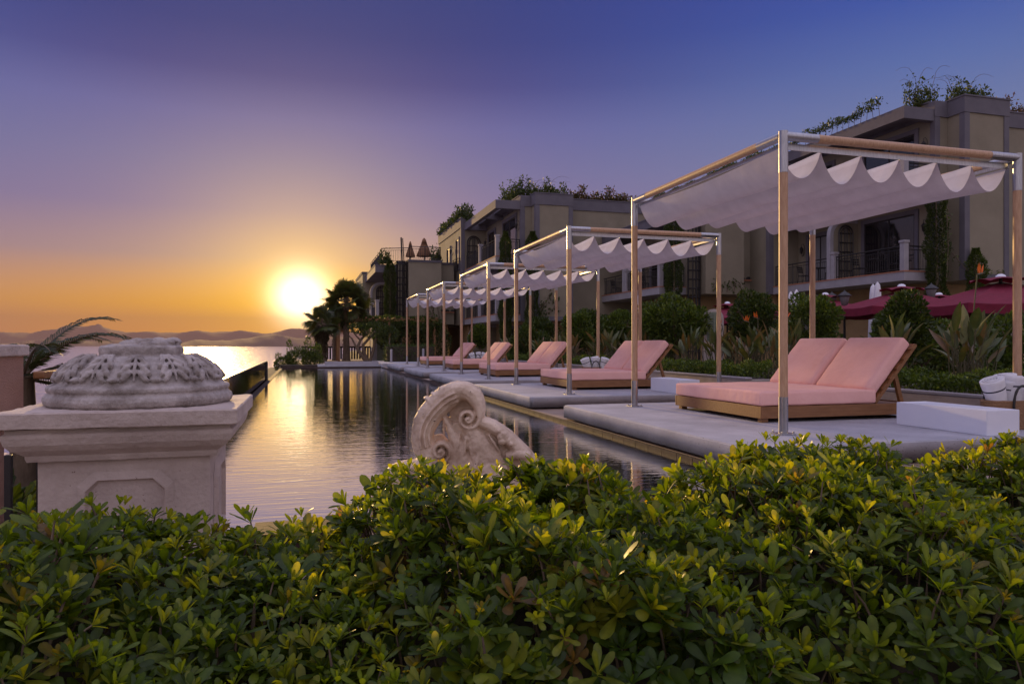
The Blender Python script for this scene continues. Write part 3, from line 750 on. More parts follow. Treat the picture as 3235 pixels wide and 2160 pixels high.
# balcony furniture
def cafe_chair(label):
    r = thing('balcony_chair', label, 'chair', group='dark balcony chairs')
    MB().bbox(-.2, .2, -.2, .2, .43, .46, .01, 1).build('seat', M['black'], r)
    for z in (.62, .70, .78, .86): pass
    b = MB()
    for z in (.60, .70, .80): b.bbox(-.2, .2, .19 + (z - .46) * .15, .215 + (z - .46) * .15, z, z + .07, .006, 1)
    b.build('backrest', M['black'], r)
    for sx in (-1, 1):
        MB().tube([(sx * .18, -.18, .44), (sx * .19, -.22, 0)], .015, 6).build('leg', M['black'], r)
        MB().tube([(sx * .19, .26, .90), (sx * .18, .19, .44), (sx * .19, .26, 0)], .015, 6).build('leg', M['black'], r)
    return r
def cafe_table(label):
    r = thing('balcony_table', label, 'table', group='dark balcony tables')
    MB().lathe([(.3, .70), (.31, .715), (.3, .73)], 24).build('tabletop', M['black'], r)
    MB().tube([(0, 0, .03), (0, 0, .70)], .025, 8).build('stem', M['black'], r)
    MB().lathe([(.22, 0), (.21, .02), (.03, .05)], 16).build('foot', M['black'], r)
    return r
ch0 = tb0 = None
def furnish(kind, x, y, z, rz, label):
    global ch0, tb0
    if kind == 'c':
        if ch0 is None: ch0 = o = cafe_chair(label)
        else: o = copy_tree(ch0)
    else:
        if tb0 is None: tb0 = o = cafe_table(label)
        else: o = copy_tree(tb0)
    o.location = (x, y, z + .002); o.rotation_euler = (0, 0, rz); o['label'] = label
for (X, Y, F, nm) in ((21.65, 21.85, 3.60, 'the large hotel block'), (16.25, 31.0, 3.60, 'the trellised hotel block')):
    furnish('t', X + .75, Y + 2.2, F, 0, 'round dark table on the balcony of %s, by the corner pillar' % nm)
    furnish('c', X + .75, Y + 3.1, F, 0, 'dark slatted chair beside the arched screen, on the balcony of %s' % nm)
    furnish('c', X + .8, Y + 1.2, F, PI, 'dark slatted chair next to the corner pillar, on the balcony of %s' % nm)
    furnish('t', X + .75, Y + 5.6, F, 0, 'round dark table past the arched screen, on the balcony of %s' % nm)
    furnish('c', X + .7, Y + 6.5, F, 0.3, 'dark slatted chair at the wall lamp, on the balcony of %s' % nm)
    furnish('c', X + .75, Y + 4.75, F, PI, 'dark slatted chair just past the arched screen, on the balcony of %s' % nm)

# closed thatched parasols and a folded pole on the far roof terrace
def closed_parasol(x, y, z, h, r, label, m='thatch', lean=0):
    root = thing('closed_parasol', label, 'parasol', (x, y, z)); root.rotation_euler = (0, lean, 0)
    MB().tube([(0, 0, 0), (0, 0, h)], .03, 8).build('pole', M['black'], root)
    b = MB(); b.lathe([(r * .95, h * .30), (r, h * .33), (r * .62, h * .62), (r * .33, h * .80), (r * .36, h * .80), (r * .2, h * .95), (.02, h)], 22, fn=lambda a, z_: 1 + .07 * math.sin(a * 9 + z_ * 3))
    b.build('folded_canopy', M[m], root)
closed_parasol(7.5, 46.9, 6.1, 1.75, .50, 'closed brown thatched parasol on the far roof terrace, the full one')
closed_parasol(6.55, 46.6, 6.1, 1.45, .30, 'narrow closed dark parasol on the far roof terrace beside the leaning pole')
tag(MB().tube([(6.0, 46.4, 6.0), (5.93, 46.4, 7.75)], .05, 8).tube([(6.12, 46.4, 6.0), (6.03, 46.4, 7.7)], .03, 8).build('folded_awning_pole', M['black']), 'leaning folded dark awning pole on the far roof terrace', 'pole')

# burgundy parasols
def parasol(x, y, z, r, label):
    root = thing('parasol', label, 'parasol', (x, y, -.3), group='burgundy parasols in the garden')
    H = z + .3; n = 8; e = H - .62 * r / 1.8
    MB().tube([(0, 0, 0), (0, 0, H - .05)], .035, 10).build('pole', M['black'], root)
    def ring(rr, zz, off=PI / 8, sag=0):
        out = []
        for i in range(n):
            a0 = off + 2 * PI * i / n; a1 = off + 2 * PI * (i + 1) / n
            p = Vector((rr * math.cos(a0), rr * math.sin(a0), zz)); q = Vector((rr * math.cos(a1), rr * math.sin(a1), zz))
            for k in range(4):
                t = k / 4; c = p.lerp(q, t); c.z -= sag * 4 * t * (1 - t); out.append(c)
        return out
    rows = [ring(r * f, H - .10 - (H - .10 - e) * f ** .92, sag=.05 * f) for f in (.13, .3, .5, .75, 1.0)]
    rows += [ring(r * 1.0, e - .22, sag=.04)]
    V = [p for w in rows for p in w]; k = n * 4
    F = [(i * k + j, i * k + (j + 1) % k, (i + 1) * k + (j + 1) % k, (i + 1) * k + j) for i in range(len(rows) - 1) for j in range(k)]
    cn = MB().add(V, F).build('canopy', M['burgundy'], root)
    vv = [ring(r * .05, H - .01), ring(r * .20, H - .07, sag=-.015), ring(r * .34, H - .135, sag=-.06)]
    V = [p for w in vv for p in w]
    F = [(i * k + j, i * k + (j + 1) % k, (i + 1) * k + (j + 1) % k, (i + 1) * k + j) for i in range(len(vv) - 1) for j in range(k)]
    MB().add(V, F).build('vent_cap', M['burgundy'], cn)
    MB().lathe([(.11, H - .02), (.10, H + .02), (.06, H + .05), (.001, H + .06)], 14).build('finial', M['white'], root)
    rb = MB()
    for i in range(n):
        a = PI / 8 + 2 * PI * i / n; rb.tube([(0, 0, H - .14), (r * .97 * math.cos(a), r * .97 * math.sin(a), e - .01)], .012, 5)
    rb.build('rib_frame', M['black'], root)
parasol(15.8, 13.1, 2.46, 2.0, 'largest burgundy parasol, nearest the hedge end of the garden')
parasol(15.96, 16.2, 2.48, 1.75, 'burgundy parasol partly hidden by the dark clipped dome shrub')
parasol(16.0, 19.3, 2.46, 1.6, 'burgundy parasol behind the cream trunked tree and cabana post')
parasol(19.4, 18.2, 2.45, 1.6, 'burgundy parasol showing only its white finial between two others')
parasol(15.2, 23.6, 2.40, 1.6, 'burgundy parasol mostly hidden by trees past the second cabana')
def garden_lamp(x, y, z, label):
    r = thing('garden_lamp', label, 'street lamp', (x, y, -.3), group='black lantern posts in the garden')
    H = z + .3
    MB().tube([(0, 0, 0), (0, 0, H - .45)], [.05, .028], 10).build('post', M['black'], r)
    MB().lathe([(.01, H), (.03, H - .05), (.10, H - .09), (.20, H - .17), (.21, H - .19), (.15, H - .195)], 6).build('lantern_roof', M['black'], r)
    MB().lathe([(.15, H - .20), (.09, H - .45), (.03, H - .46)], 6).build('lantern_glass', M['curtain'], r)
for sx, sy, D, l in ((2668, 915, 21, 'black lantern post behind the parasols, below the arched balcony screen'), (2942, 893, 21.5, 'black lantern post at the ivy clad corner of the large hotel block'), (2628, 920, 23, 'black lantern post showing its cap beside the farther burgundy parasol')):
    p = at(sx, sy, D); garden_lamp(p.x, p.y, p.z, l)
def white_brolly(x, y, z, label):
    r = thing('closed_parasol', label, 'parasol', (x, y, -.3), group='white closed parasols under the balconies')
    H = z + .3
    MB().tube([(0, 0, 0), (0, 0, H)], .025, 8).build('pole', M['white'], r)
    MB().lathe([(.12, .9), (.15, 1.2), (.10, H - .35), (.07, H - .1), (.02, H - .02)], 14, fn=lambda a, z_: 1 + .12 * math.sin(a * 6)).build('folded_canopy', M['towel'], r)
for sx, sy, D, l in ((2772, 890, 23.5, 'white closed parasol just behind the burgundy parasol with the vents'), (2758, 897, 24, 'slim white closed parasol with a disc cap, behind the burgundy parasol'), (2516, 914, 26, 'white closed parasol by the arched ground screen'), (2498, 920, 26.5, 'slim white closed parasol by the arched ground screen'), (2015, 933, 36, 'white closed parasol below the lower hotel balcony')):
    p = at(sx, sy, D); white_brolly(p.x, p.y, p.z, l)

# ------------------------------------------------------------------ foliage
def rand_dirs(n, up=0.0):
    d = rng.normal(size=(n, 3)); d[:, 2] += up; return d / np.linalg.norm(d, axis=1, keepdims=True)
def leaf_mesh(P, A, size, width=.42, cols=None, fold=.12):
    """one folded diamond leaf per point P along axis A"""
    n = len(P); Rn = rand_dirs(n); U = np.cross(A, Rn); U /= np.linalg.norm(U, axis=1, keepdims=True) + 1e-9
    N_ = np.cross(U, A); sz = size[:, None]
    b = P; t = P + A * sz; mid = P + A * sz * .52
    l = mid + U * sz * width * .5 + N_ * sz * fold; r = mid - U * sz * width * .5 + N_ * sz * fold
    V = np.stack([b, r, t, l], 1).reshape(-1, 3)
    i = np.arange(n)[:, None] * 4
    F = np.concatenate([np.concatenate([i, i + 1, i + 2], 1), np.concatenate([i, i + 2, i + 3], 1)], 0)
    C = np.repeat(cols, 4, axis=0) if cols is not None else None
    return V, F, C
GREEN = np.array([(.036, .066, .010), (.056, .095, .014), (.080, .125, .018), (.12, .165, .022)])
def pick(n, pal=GREEN, p=(.35, .35, .2, .1)):
    c = pal[rng.choice(len(pal), n, p=p)]; return c * rng.uniform(.75, 1.25, (n, 1))
def blob_points(n, ells, shell=.55):
    """points through a set of ellipsoids (cx, cy, cz, rx, ry, rz), denser near their skin"""
    vol = np.array([e[3] * e[4] * e[5] for e in ells]) ** (2 / 3); k = rng.choice(len(ells), n, p=vol / vol.sum())
    d = rand_dirs(n); r = shell + (1 - shell) * rng.random(n) ** .6
    E = np.array(ells)[k]
    return E[:, :3] + d * r[:, None] * E[:, 3:], d
def clumps(c, r, n, seed):
    """an irregular crown: a handful of overlapping lobes round a centre"""
    q = np.random.default_rng(seed); out = [(c[0], c[1], c[2], r[0] * .8, r[1] * .8, r[2] * .8)]
    for _ in range(n):
        d = q.normal(size=3); d /= np.linalg.norm(d); s = q.uniform(.32, .5)
        out.append((c[0] + d[0] * r[0] * .68, c[1] + d[1] * r[1] * .68, c[2] + d[2] * r[2] * .68, r[0] * s, r[1] * s, r[2] * s))
    return out
def foliage(name, ells, n, size, parent, pal=GREEN, p=(.35, .35, .2, .1), up=.5, shell=.6, m='leaf', width=.5, out=1.0):
    P, d = blob_points(n, ells, shell)
    A = d * out + rng.normal(size=(n, 3)) * .55; A[:, 2] += up; A /= np.linalg.norm(A, axis=1, keepdims=True)
    V, F, C = leaf_mesh(P, A, rng.uniform(.7, 1.3, n) * size, width, pick(n, pal, p))
    return mesh_np(name, V, F, M[m], parent, C)
def trunk(parent, pts, rad, m='bark', name='trunk'):
    b = MB(); 
    for p, r in zip(pts, rad): b.tube(p, r, 8)
    return b.build(name, M[m], parent)
DARK = GREEN * .72
def shrub(label, c, r, n, size, seed, stem_=None, pal=GREEN, base=-.25, name='garden_shrub', cat='shrub', group='clipped shrubs behind the planters', m='bark', ncl=9, **k):
    root = thing(name, label, cat, (c[0], c[1], base), group=group)
    h = c[2] - base
    foliage('foliage', clumps((0, 0, h), r, ncl, seed), n, size, root, pal, **k)
    q = random.Random(seed); st = []; ra = []
    fork = max(.15, h - r[2] * .7)
    st.append([(0, 0, 0), (.03, .02, fork * .6), (0, 0, fork)]); ra.append([.07, .055, .05])
    for i in range(6):
        a = i * 1.05 + q.random(); st.append([(0, 0, fork), (math.cos(a) * r[0] * .3, math.sin(a) * r[1] * .3, fork + r[2] * .5), (math.cos(a) * r[0] * .65, math.sin(a) * r[1] * .65, h + r[2] * q.uniform(-.1, .5))]); ra.append([.04, .025, .008])
    trunk(root, st, ra, m)
    return root
shrub('dark clipped dome shrub in front of the burgundy parasols', (10.0, 10.1, 1.12), (.55, .55, .56), 5200, .085, 1, pal=DARK)
shrub('light green round topped tree with whitewashed forked trunk behind the backrest', (10.5, 13.1, 1.42), (.62, .62, .50), 4600, .085, 2, m='whitewash', p=(.15, .35, .3, .2))
shrub('dark round tree with orange flower in front, by the tall near cabana post', (10.2, 14.8, 1.48), (.62, .62, .60), 5200, .085, 3, pal=DARK)
shrub('broad bright green bush behind the second daybed backrest', (9.7, 17.5, 1.45), (.88, .8, .82), 8000, .10, 4, p=(.15, .35, .3, .2))
shrub('squarish green bush under the white balcony edge behind the second cabana', (9.7, 21.1, 1.45), (.52, .5, .62), 4200, .10, 5, p=(.2, .35, .3, .15))
shrub('rounded green bush by the hotel corner past the third daybed', (9.5, 24.3, 1.35), (.66, .6, .68), 4800, .11, 6, p=(.2, .4, .3, .1))
shrub('dark bush just behind the rounded green bush past the third daybed', (10.8, 26.6, 1.65), (.8, .7, .75), 4200, .12, 7, pal=DARK)
shrub('ball shaped tree behind the fourth daybed', (7.95, 33.1, 1.3), (.55, .55, .62), 4000, .12, 8, p=(.25, .4, .25, .1))
shrub('low dark shrubs mass by the third cabana posts', (9.0, 29.0, .9), (.9, .8, .7), 4000, .12, 9, pal=DARK)
shrub('leafy shrub beneath the dark trellis', (13.2, 25.0, 1.6), (1.5, .9, .8), 5200, .14, 10)
shrub('tall leafy shrub closing the garden beneath the parasols', (13.2, 13.0, .7), (1.2, .7, .85), 4800, .11, 11, p=(.3, .3, .3, .1))
shrub('leafy shrub beside the green shutters under the largest parasol', (13.0, 10.3, .75), (1.1, .7, .9), 4600, .11, 12, p=(.3, .3, .3, .1))
shrub('leafy shrub between the tree trunks and the parasol poles', (13.4, 17.0, .75), (1.2, .8, .9), 4600, .12, 13)
shrub('dark shrub under the arched screen of the lower block', (13.0, 31.0, 1.2), (1.6, .9, 1.0), 4600, .15, 14, pal=DARK)
shrub('creeper covered bush by the mid distance hotel wall', (11.4, 34.8, 1.4), (1.1, .7, 1.0), 4400, .15, 15, pal=DARK)

# planters: rendered kerb, soil, low clipped hedge, birds of paradise
PB = [(3.4, 9.7), (11.6, 16.0), (17.3, 21.6), (22.9, 27.2), (28.4, 32.8)]
PN = ['the daybed beside the hedge', 'the second daybed', 'the third daybed', 'the fourth daybed', 'the end daybed']
def paddle_plant(label, seed, hmax, n, flowers):
    q = random.Random(seed); root = thing('bird_of_paradise', label, 'plant', group='bird of paradise clumps in the planters')
    V = []; F = []; C = []; st = MB()
    def leaf(base, a, lean, hgt, Ls, wd, col):
        o = len(V); d = Vector((math.cos(a), math.sin(a), 0)); sd = Vector((-math.sin(a), math.cos(a), 0)); tw = q.uniform(-1.2, 1.2)
        sd = (sd * math.cos(tw) + d * math.sin(tw)).normalized()
        p0 = base + d * .05; p1 = base + d * lean * .45 + Vector((0, 0, hgt * .75))
        st.tube([p0, base + d * lean * .18 + Vector((0, 0, hgt * .4)), p1], [.011, .009, .007], 5)
        K = 8; dirv = (d * (lean * .8) + Vector((0, 0, hgt * .62))).normalized(); pos = p1.copy()
        nrm = dirv.cross(sd)
        for k in range(K + 1):
            t = k / K; w = wd * math.sin(PI * min(1, .08 + t * .94)) ** .75 * (1 - .25 * t)
            if k == K: w = .002
            cup = w * .45
            for s_ in (-1, 0, 1):
                p = pos + sd * (s_ * w) + nrm * (cup * abs(s_)); V.append(p); C.append(tuple(x * q.uniform(.9, 1.1) for x in (col if s_ else (col[0] * 1.5, col[1] * 1.25, col[2] * 1.3))))
            dirv = (dirv + d * .05 * lean + Vector((0, 0, -.06 * q.random()))).normalized(); pos = pos + dirv * (Ls / K)
        for k in range(K):
            for s_ in (0, 1):
                i = o + k * 3 + s_; F.append((i, i + 1, i + 4, i + 3))
    for i in range(n):
        a = i * 2.4 + q.random(); h = hmax * q.uniform(.45, .95)
        col = q.choice([(.06, .09, .030), (.08, .11, .036), (.11, .125, .038), (.15, .115, .04)]) if q.random() < .9 else (.13, .09, .04)
        leaf(Vector((q.uniform(-.16, .16), q.uniform(-.16, .16), 0)), a, q.uniform(.08, .5), h * .92, q.uniform(.34, .50), q.uniform(.05, .082), col)
    mesh_np('leaves', np.array([tuple(v) for v in V]), np.array(F), M['paddle'], root, np.array(C), smooth=True)
    st.build('leaf_stalk', M['flower_stalk'], root)
    for i in range(flowers):
        a = q.random() * 6.28; top = Vector((math.cos(a) * .2, math.sin(a) * .2, hmax * q.uniform(.95, 1.2)))
        fl = MB(); MB_ = fl
        fl.tube([(0, 0, .1), (top.x * .6, top.y * .6, top.z * .6), top], .009, 5, mi=1)
        d = Vector((q.choice((-1, 1)), q.uniform(-.5, .5), 0)).normalized()
        fl.tube([top, top + d * .10 + Vector((0, 0, .02)), top + d * .20 + Vector((0, 0, .05))], [.016, .014, .002], 6, mi=1)
        for k in range(5):
            e = (d * q.uniform(-.25, .6) + Vector((q.uniform(-.3, .3), q.uniform(-.3, .3), 1))).normalized() * q.uniform(.13, .2)
            w = d.cross(Vector((0, 0, 1))) * .014; b0 = top + d * (.02 + .025 * k)
            fl.add([b0, b0 + e * .5 + w, b0 + e, b0 + e * .5 - w], [(0, 1, 2, 3)])
        fl.build('flower', [M['flower'], M['flower_stalk']], root)
    return root
M['flower_stalk'] = mat('plant stalk', (.07, .075, .03), (.11, .09, .04), 8, .6)
ORDW = ['first', 'second', 'third', 'fourth', 'fifth', 'sixth', 'seventh', 'eighth', 'ninth']
for i, (y0, y1) in enumerate(PB):
    pr = thing('planter', 'low rendered planter bed behind ' + PN[i], 'planter', (7.85, y0, -.2), group='planter beds along the deck')
    Lp = y1 - y0; k = MB()
    k.bbox(0, .12, 0, Lp, 0, .40, .008, 1); k.bbox(.121, 3.0, 0, .12, 0, .398, .008, 1); k.bbox(.121, 3.0, Lp - .12, Lp, 0, .398, .008, 1)
    k.build('planter_wall', M['planter'], pr)
    MB().bbox(-.02, .14, -.02, Lp + .02, .401, .44, .008, 1).build('coping', M['white_trim'], pr)
    MB().box(.122, 3.0, .122, Lp - .122, .1, .36).build('soil_bed', M['soil'], pr)
    # low clipped hedge
    hg = thing('low_hedge', 'low clipped hedge along the front of the planter behind ' + PN[i], 'hedge', (8.02, y0 + .15, .16), group='low hedges in the planters')
    n = int(Lp * 1500); P = np.stack([rng.uniform(0, .62, n), rng.uniform(0, Lp - .3, n), np.zeros(n)], 1)
    top = .27 + .05 * np.sin(P[:, 1] * 4.1 + i) + .04 * np.sin(P[:, 1] * 9.7) + .03 * np.sin(P[:, 0] * 14)
    P[:, 2] = top * rng.random(n) ** .45
    A = rng.normal(size=(n, 3)) * .7 + np.array([-.35, 0, .8]); A /= np.linalg.norm(A, axis=1, keepdims=True)
    V, F, C = leaf_mesh(P, A, rng.uniform(.04, .075, n), .55, pick(n, GREEN * 1.35, (.3, .35, .25, .1)))
    mesh_np('foliage', V, F, M['leaf'], hg, C)
    m_ = 9 if i == 0 else 7
    for j in range(m_):
        yy = y0 + .5 + (Lp - .9) * j / (m_ - 1) + random.uniform(-.15, .15); xx = 9.0 + (.75 * (j % 2)) + random.uniform(-.1, .1)
        fl = [1, 0, 0, 1, 0, 0, 1, 0, 0][j] if i == 0 else [0, 1, 0, 2, 0, 1, 0][j]
        o = paddle_plant('%s bird of paradise clump behind %s%s' % (ORDW[j], PN[i], ', in flower' if fl else ''), i * 20 + j, [1.3, 1.25, 1.2, 1.15, 1.1][i] * random.uniform(.88, 1.1), 20 if i < 3 else 15, fl)
        o.location = (xx, yy, .15)

# climbing columns on the hotel corners
def column(x, y, z0, z1, r, label, seed, pal=DARK, n=15000, size=.085):
    root = thing('climber_column', label, 'climbing plant', (x, y, z0), group='climber columns on the hotel corners')
    h = z1 - z0; z = rng.random(n) * h; a = rng.random(n) * 2 * PI
    rr = r * (.80 + .22 * np.sin(z * 2.7 + seed) * np.cos(a * 2 + seed) + .10 * np.sin(z * 7)) * rng.uniform(.75, 1.1, n) * np.clip((h - z) / .5, .25, 1)
    P = np.stack([rr * np.cos(a), rr * np.sin(a), z], 1)
    A = np.stack([np.cos(a), np.sin(a), np.full(n, .9)], 1) + rng.normal(size=(n, 3)) * .4; A /= np.linalg.norm(A, axis=1, keepdims=True)
    V, F, C = leaf_mesh(P, A, rng.uniform(.7, 1.3, n) * size, .4, pick(n, pal, (.4, .35, .2, .05)))
    mesh_np('foliage', V, F, M['leaf'], root, C)
    trunk(root, [[(0, 0, 0), (.03, 0, h * .5), (0, .02, h * .93)]], [[.07, .05, .02]], name='stem')
column(22.75, 21.45, -.3, 7.0, .40, 'dense dark climber column beside the corner balcony of the large hotel block', 1)
column(16.75, 30.5, -.3, 7.1, .42, 'dark climber column on the balcony of the trellised lower block', 2)
column(10.35, 37.2, -.4, 6.9, .36, 'slim climber column on the balcony corner of the mid distance block', 3)
column(11.75, 36.8, -.4, 6.9, .40, 'thicker climber column on the tower corner of the mid distance block', 4)
column(5.2, 46.2, -.4, 6.2, .40, 'dark ivy column beside the trellis of the far hotel wing', 5)
column(23.95, 20.85, -.3, 4.4, .34, 'ragged ivy on the tower corner of the large hotel block', 6, pal=GREEN, n=9000)

def vine(label, paths, n_per_m, size, r, pal=GREEN, name='wall_vine', spread=.10):
    b = MB(); root = thing(name, label, 'climbing plant', paths[0][0])
    o = Vector(paths[0][0]); P = []
    for pth in paths:
        pts = [Vector(p) - o for p in pth]; b.tube(pts, r, 5)
        for a, c in zip(pts[:-1], pts[1:]):
            k = max(1, int((c - a).length * n_per_m))
            for _ in range(k): P.append(tuple(a.lerp(c, random.random()) + Vector((random.gauss(0, spread), random.gauss(0, spread * .5), random.gauss(0, spread)))))
    P = np.array(P); n = len(P)
    V, F, C = leaf_mesh(P, rand_dirs(n, .3), rng.uniform(.7, 1.4, n) * size, .6, pick(n, pal))
    b.build('stem', M['bark'], root); mesh_np('foliage', V, F, M['leaf'], root, C)
    return root
def wallpts(pts, y): # photo pixels on a wall that faces -Y
    out = []
    for sx, sy in pts:
        r = (sx - CXP) / FPX; D = y / (math.cos(YAW) - r * math.sin(YAW)); p = at(sx, sy, D); out.append((p.x, y - .05, p.z))
    return out
YT = 30.2
vine('three leafy arches of vine on the cream tower wall behind the second cabana post', [wallpts([(2253, 924), (2255, 900), (2262, 887), (2273, 890), (2280, 908), (2281, 922)], YT), wallpts([(2295, 924), (2297, 900), (2304, 888), (2316, 894), (2320, 906), (2316, 924)], YT), wallpts([(2318, 892), (2330, 889), (2338, 900), (2340, 924)], YT)], 26, .13, .015)
YT = 21.0
vine('thin vine trailing up and along the tower wall above the burgundy parasol', [wallpts([(2987, 880), (2992, 780), (2988, 700), (2992, 650)], YT), wallpts([(3005, 800), (3030, 830), (3060, 862), (3080, 868), (3110, 862)], YT), wallpts([(3075, 890), (3073, 860), (3072, 835), (3080, 825)], YT), wallpts([(3140, 880), (3150, 858), (3165, 862), (3170, 880)], YT)], 26, .10, .012)
YT = 36.75
vine('scrambling vine on the pale wall of the mid distance block, between two posts', [wallpts([(1715, 1000), (1708, 985), (1715, 965), (1730, 945), (1732, 932), (1742, 930), (1755, 945), (1765, 952)], YT), wallpts([(1715, 990), (1740, 985), (1755, 960), (1765, 975)], YT), wallpts([(1700, 980), (1712, 960), (1726, 955)], YT)], 22, .15, .02, DARK)
YT = 45.8
vine('thin vines hanging on the far hotel wing wall behind the end cabanas', [wallpts([(1345, 1020), (1347, 990), (1350, 965), (1362, 960)], YT), wallpts([(1366, 1020), (1366, 985), (1366, 958), (1378, 963), (1385, 985), (1388, 1015)], YT)], 22, .15, .02, DARK)

# plants along the roof edges
def roof_row(label, p0, p1, n, size, h, seed, pal=DARK, sprays=0):
    root = thing('rooftop_shrub', label, 'shrub', p0, group='shrubs along the hotel roofs'); p0 = Vector(p0); d = Vector(p1) - p0
    q = np.random.default_rng(seed); t = q.random(n)
    k = np.maximum(.15, .45 + .4 * np.sin(t * 23 + seed) * np.sin(t * 9.1 + 2 * seed) + .25 * np.sin(t * 61))
    clump = np.round(t * d.length * 3.0) / (d.length * 3.0); tt = clump + q.normal(0, .012, n) * (4 / max(4, d.length))
    z = q.random(n) ** .7 * h * k
    P = np.outer(tt, np.array(d)) + np.stack([q.normal(0, .10, n), q.normal(0, .10, n), z], 1)
    A = q.normal(size=(n, 3)); A[:, 2] += .8; A /= np.linalg.norm(A, axis=1, keepdims=True)
    V, F, C = leaf_mesh(P, A, q.uniform(.7, 1.3, n) * size, .45, pick(n, pal, (.4, .3, .2, .1)))
    mesh_np('foliage', V, F, M['leaf'], root, C)
    b = MB(); m_ = int(d.length * 3)
    for i in range(m_ + 1):
        f = i / max(1, m_); c = d * f; b.tube([c + Vector((0, 0, -.25)), c + Vector((random.gauss(0, .05), 0, h * .55))], .012, 4)
    for i in range(sprays):
        f = random.random(); c = d * f; a = random.choice((-1, 1)); e = d.normalized()
        hh = h * random.uniform(.8, 1.35); w_ = random.uniform(.3, .8)
        b.tube([c + e * a * w_ * (t ** 1.6) * 1.3 + Vector((random.gauss(0, .02), random.gauss(0, .02), hh * (1.9 * t - .95 * t * t))) for t in np.linspace(0, 1.25, 9)], [.012 - .001 * i for i in range(9)], 4)
    b.build('foliage_twig', M['bark'], root)
ZT = 10.10
roof_row('long row of small shrubs along the seaward roof edge of the large hotel block', (21.6, 23.0, ZT - .05), (21.6, 42, ZT - .05), 4200, .12, .52, 1)
roof_row('tall ragged shrub with arching shoots on the large block roof, next to the tower', (22.6, 22.6, ZT - .1), (23.5, 22.3, ZT), 800, .13, 1.35, 2, sprays=5)
roof_row('arching leafy creeper on the large block roof above the tower', (24.0, 22.0, ZT), (25.7, 21.9, ZT), 1300, .14, 1.15, 3, sprays=7)
roof_row('reddish shrub at the far end of the large block roof beyond the tower', (26.4, 22.6, ZT), (30, 22.6, ZT), 1300, .15, 1.0, 4, pal=np.array([(.06, .035, .015), (.09, .04, .018), (.05, .05, .015), (.1, .07, .03)]))
ZM = 9.02
roof_row('small shrubs along the seaward roof edge of the mid distance block', (9.75, 46, ZM), (9.75, 53.4, ZM), 1300, .2, .8, 5)
roof_row('bushy shrub on the mid block roof beyond the open pergola', (10.2, 44.8, ZM - .2), (9.8, 47.4, ZM), 900, .2, 1.3, 6)
roof_row('leafy shrub on the mid block roof just above the open pergola', (11.4, 41.5, ZM - .1), (11.6, 38.4, ZM), 1500, .18, 1.5, 7)
roof_row('tangled creeper with bare arching shoots on the mid block tower roof', (11.7, 38.3, ZM), (14.1, 38.2, ZM), 2200, .15, 1.1, 8, sprays=9)
roof_row('shrub with autumn tints along the mid block roof beside the second cabana', (14.3, 38.6, ZM), (18.6, 38.6, ZM), 2600, .16, .95, 9, pal=np.array([(.05, .05, .016), (.08, .06, .02), (.10, .045, .02), (.035, .05, .014)]))
roof_row('leafy plant on the far roof terrace beside the brown thatched parasol', (8.0, 46.3, 6.2), (8.4, 46.4, 6.2), 500, .16, 1.15, 10)
roof_row('leafy plant at the seaward corner of the far roof terrace', (4.75, 46.6, 6.0), (5.2, 46.4, 6.0), 600, .16, 1.1, 11)

# ------------------------------------------------------------------ stone pedestal and the carved fragment on it
def sq_loft(b, cx, cy, rows, seg=1, mi=0):
    """square mouldings: rows of (half width, z)"""
    V = []
    for h, z in rows:
        for i in range(4):
            a = [(-1, -1), (1, -1), (1, 1), (-1, 1)][i]; c = [(-1, -1), (1, -1), (1, 1), (-1, 1)][(i + 1) % 4]
            for k in range(8):
                t = k / 8; V.append((cx + h * (a[0] + (c[0] - a[0]) * t), cy + h * (a[1] + (c[1] - a[1]) * t), z))
    n = 32; k = len(rows)
    F = [(i * n + j, i * n + (j + 1) % n, (i + 1) * n + (j + 1) % n, (i + 1) * n + j) for i in range(k - 1) for j in range(n)]
    return b.add(V, F, mi, False).add(V[-n:], [tuple(range(n))], mi).add(V[:n], [tuple(reversed(range(n)))], mi)
def erode(o, strength, size, subdiv=0, seed=0):
    if subdiv:
        m = o.modifiers.new('s', 'SUBSURF'); m.subdivision_type = 'SIMPLE'; m.levels = m.render_levels = subdiv
    t = bpy.data.textures.new('wear', 'CLOUDS'); t.noise_scale = size; t.noise_depth = 3
    d = o.modifiers.new('d', 'DISPLACE'); d.texture = t; d.strength = strength; d.mid_level = .5; d.texture_coords = 'LOCAL'
    return o
PX, PY, PT = -.79, 4.01, CAMZ - .294
ped = thing('pedestal', 'pale moulded stone pedestal at the corner of the pool, under a carved fragment', 'pedestal', (PX, PY, -.55))
def pz(z): return z - (-.55)
b = MB(); sq_loft(b, 0, 0, [(.485, pz(PT - .073)), (.49, pz(PT - .068)), (.49, pz(PT - .006)), (.484, pz(PT))])
erode(b.build('cap_slab', M['sand'], ped), .012, .09, 2)
b = MB(); H0 = PT - .076
sq_loft(b, 0, 0, [(.36, pz(H0 - .152)), (.388, pz(H0 - .149)), (.394, pz(H0 - .132)), (.394, pz(H0 - .122)), (.408, pz(H0 - .111)), (.434, pz(H0 - .094)), (.455, pz(H0 - .068)), (.465, pz(H0 - .036)), (.466, pz(H0 - .022)), (.452, pz(H0 - .013)), (.452, pz(H0))])
erode(b.build('cornice', M['sand'], ped), .008, .07, 2)
b = MB(); sq_loft(b, 0, 0, [(.43, 0), (.43, .08), (.355, .12), (.355, pz(H0 - .153))]); sh = b.build('shaft', M['sand'], ped); erode(sh, .006, .08, 3)
fr = MB()
def oct_ring(hw, hh, c): return [(-hw + c, hh), (hw - c, hh), (hw, hh - c), (hw, -hh), (-hw, -hh), (-hw, hh - c)]
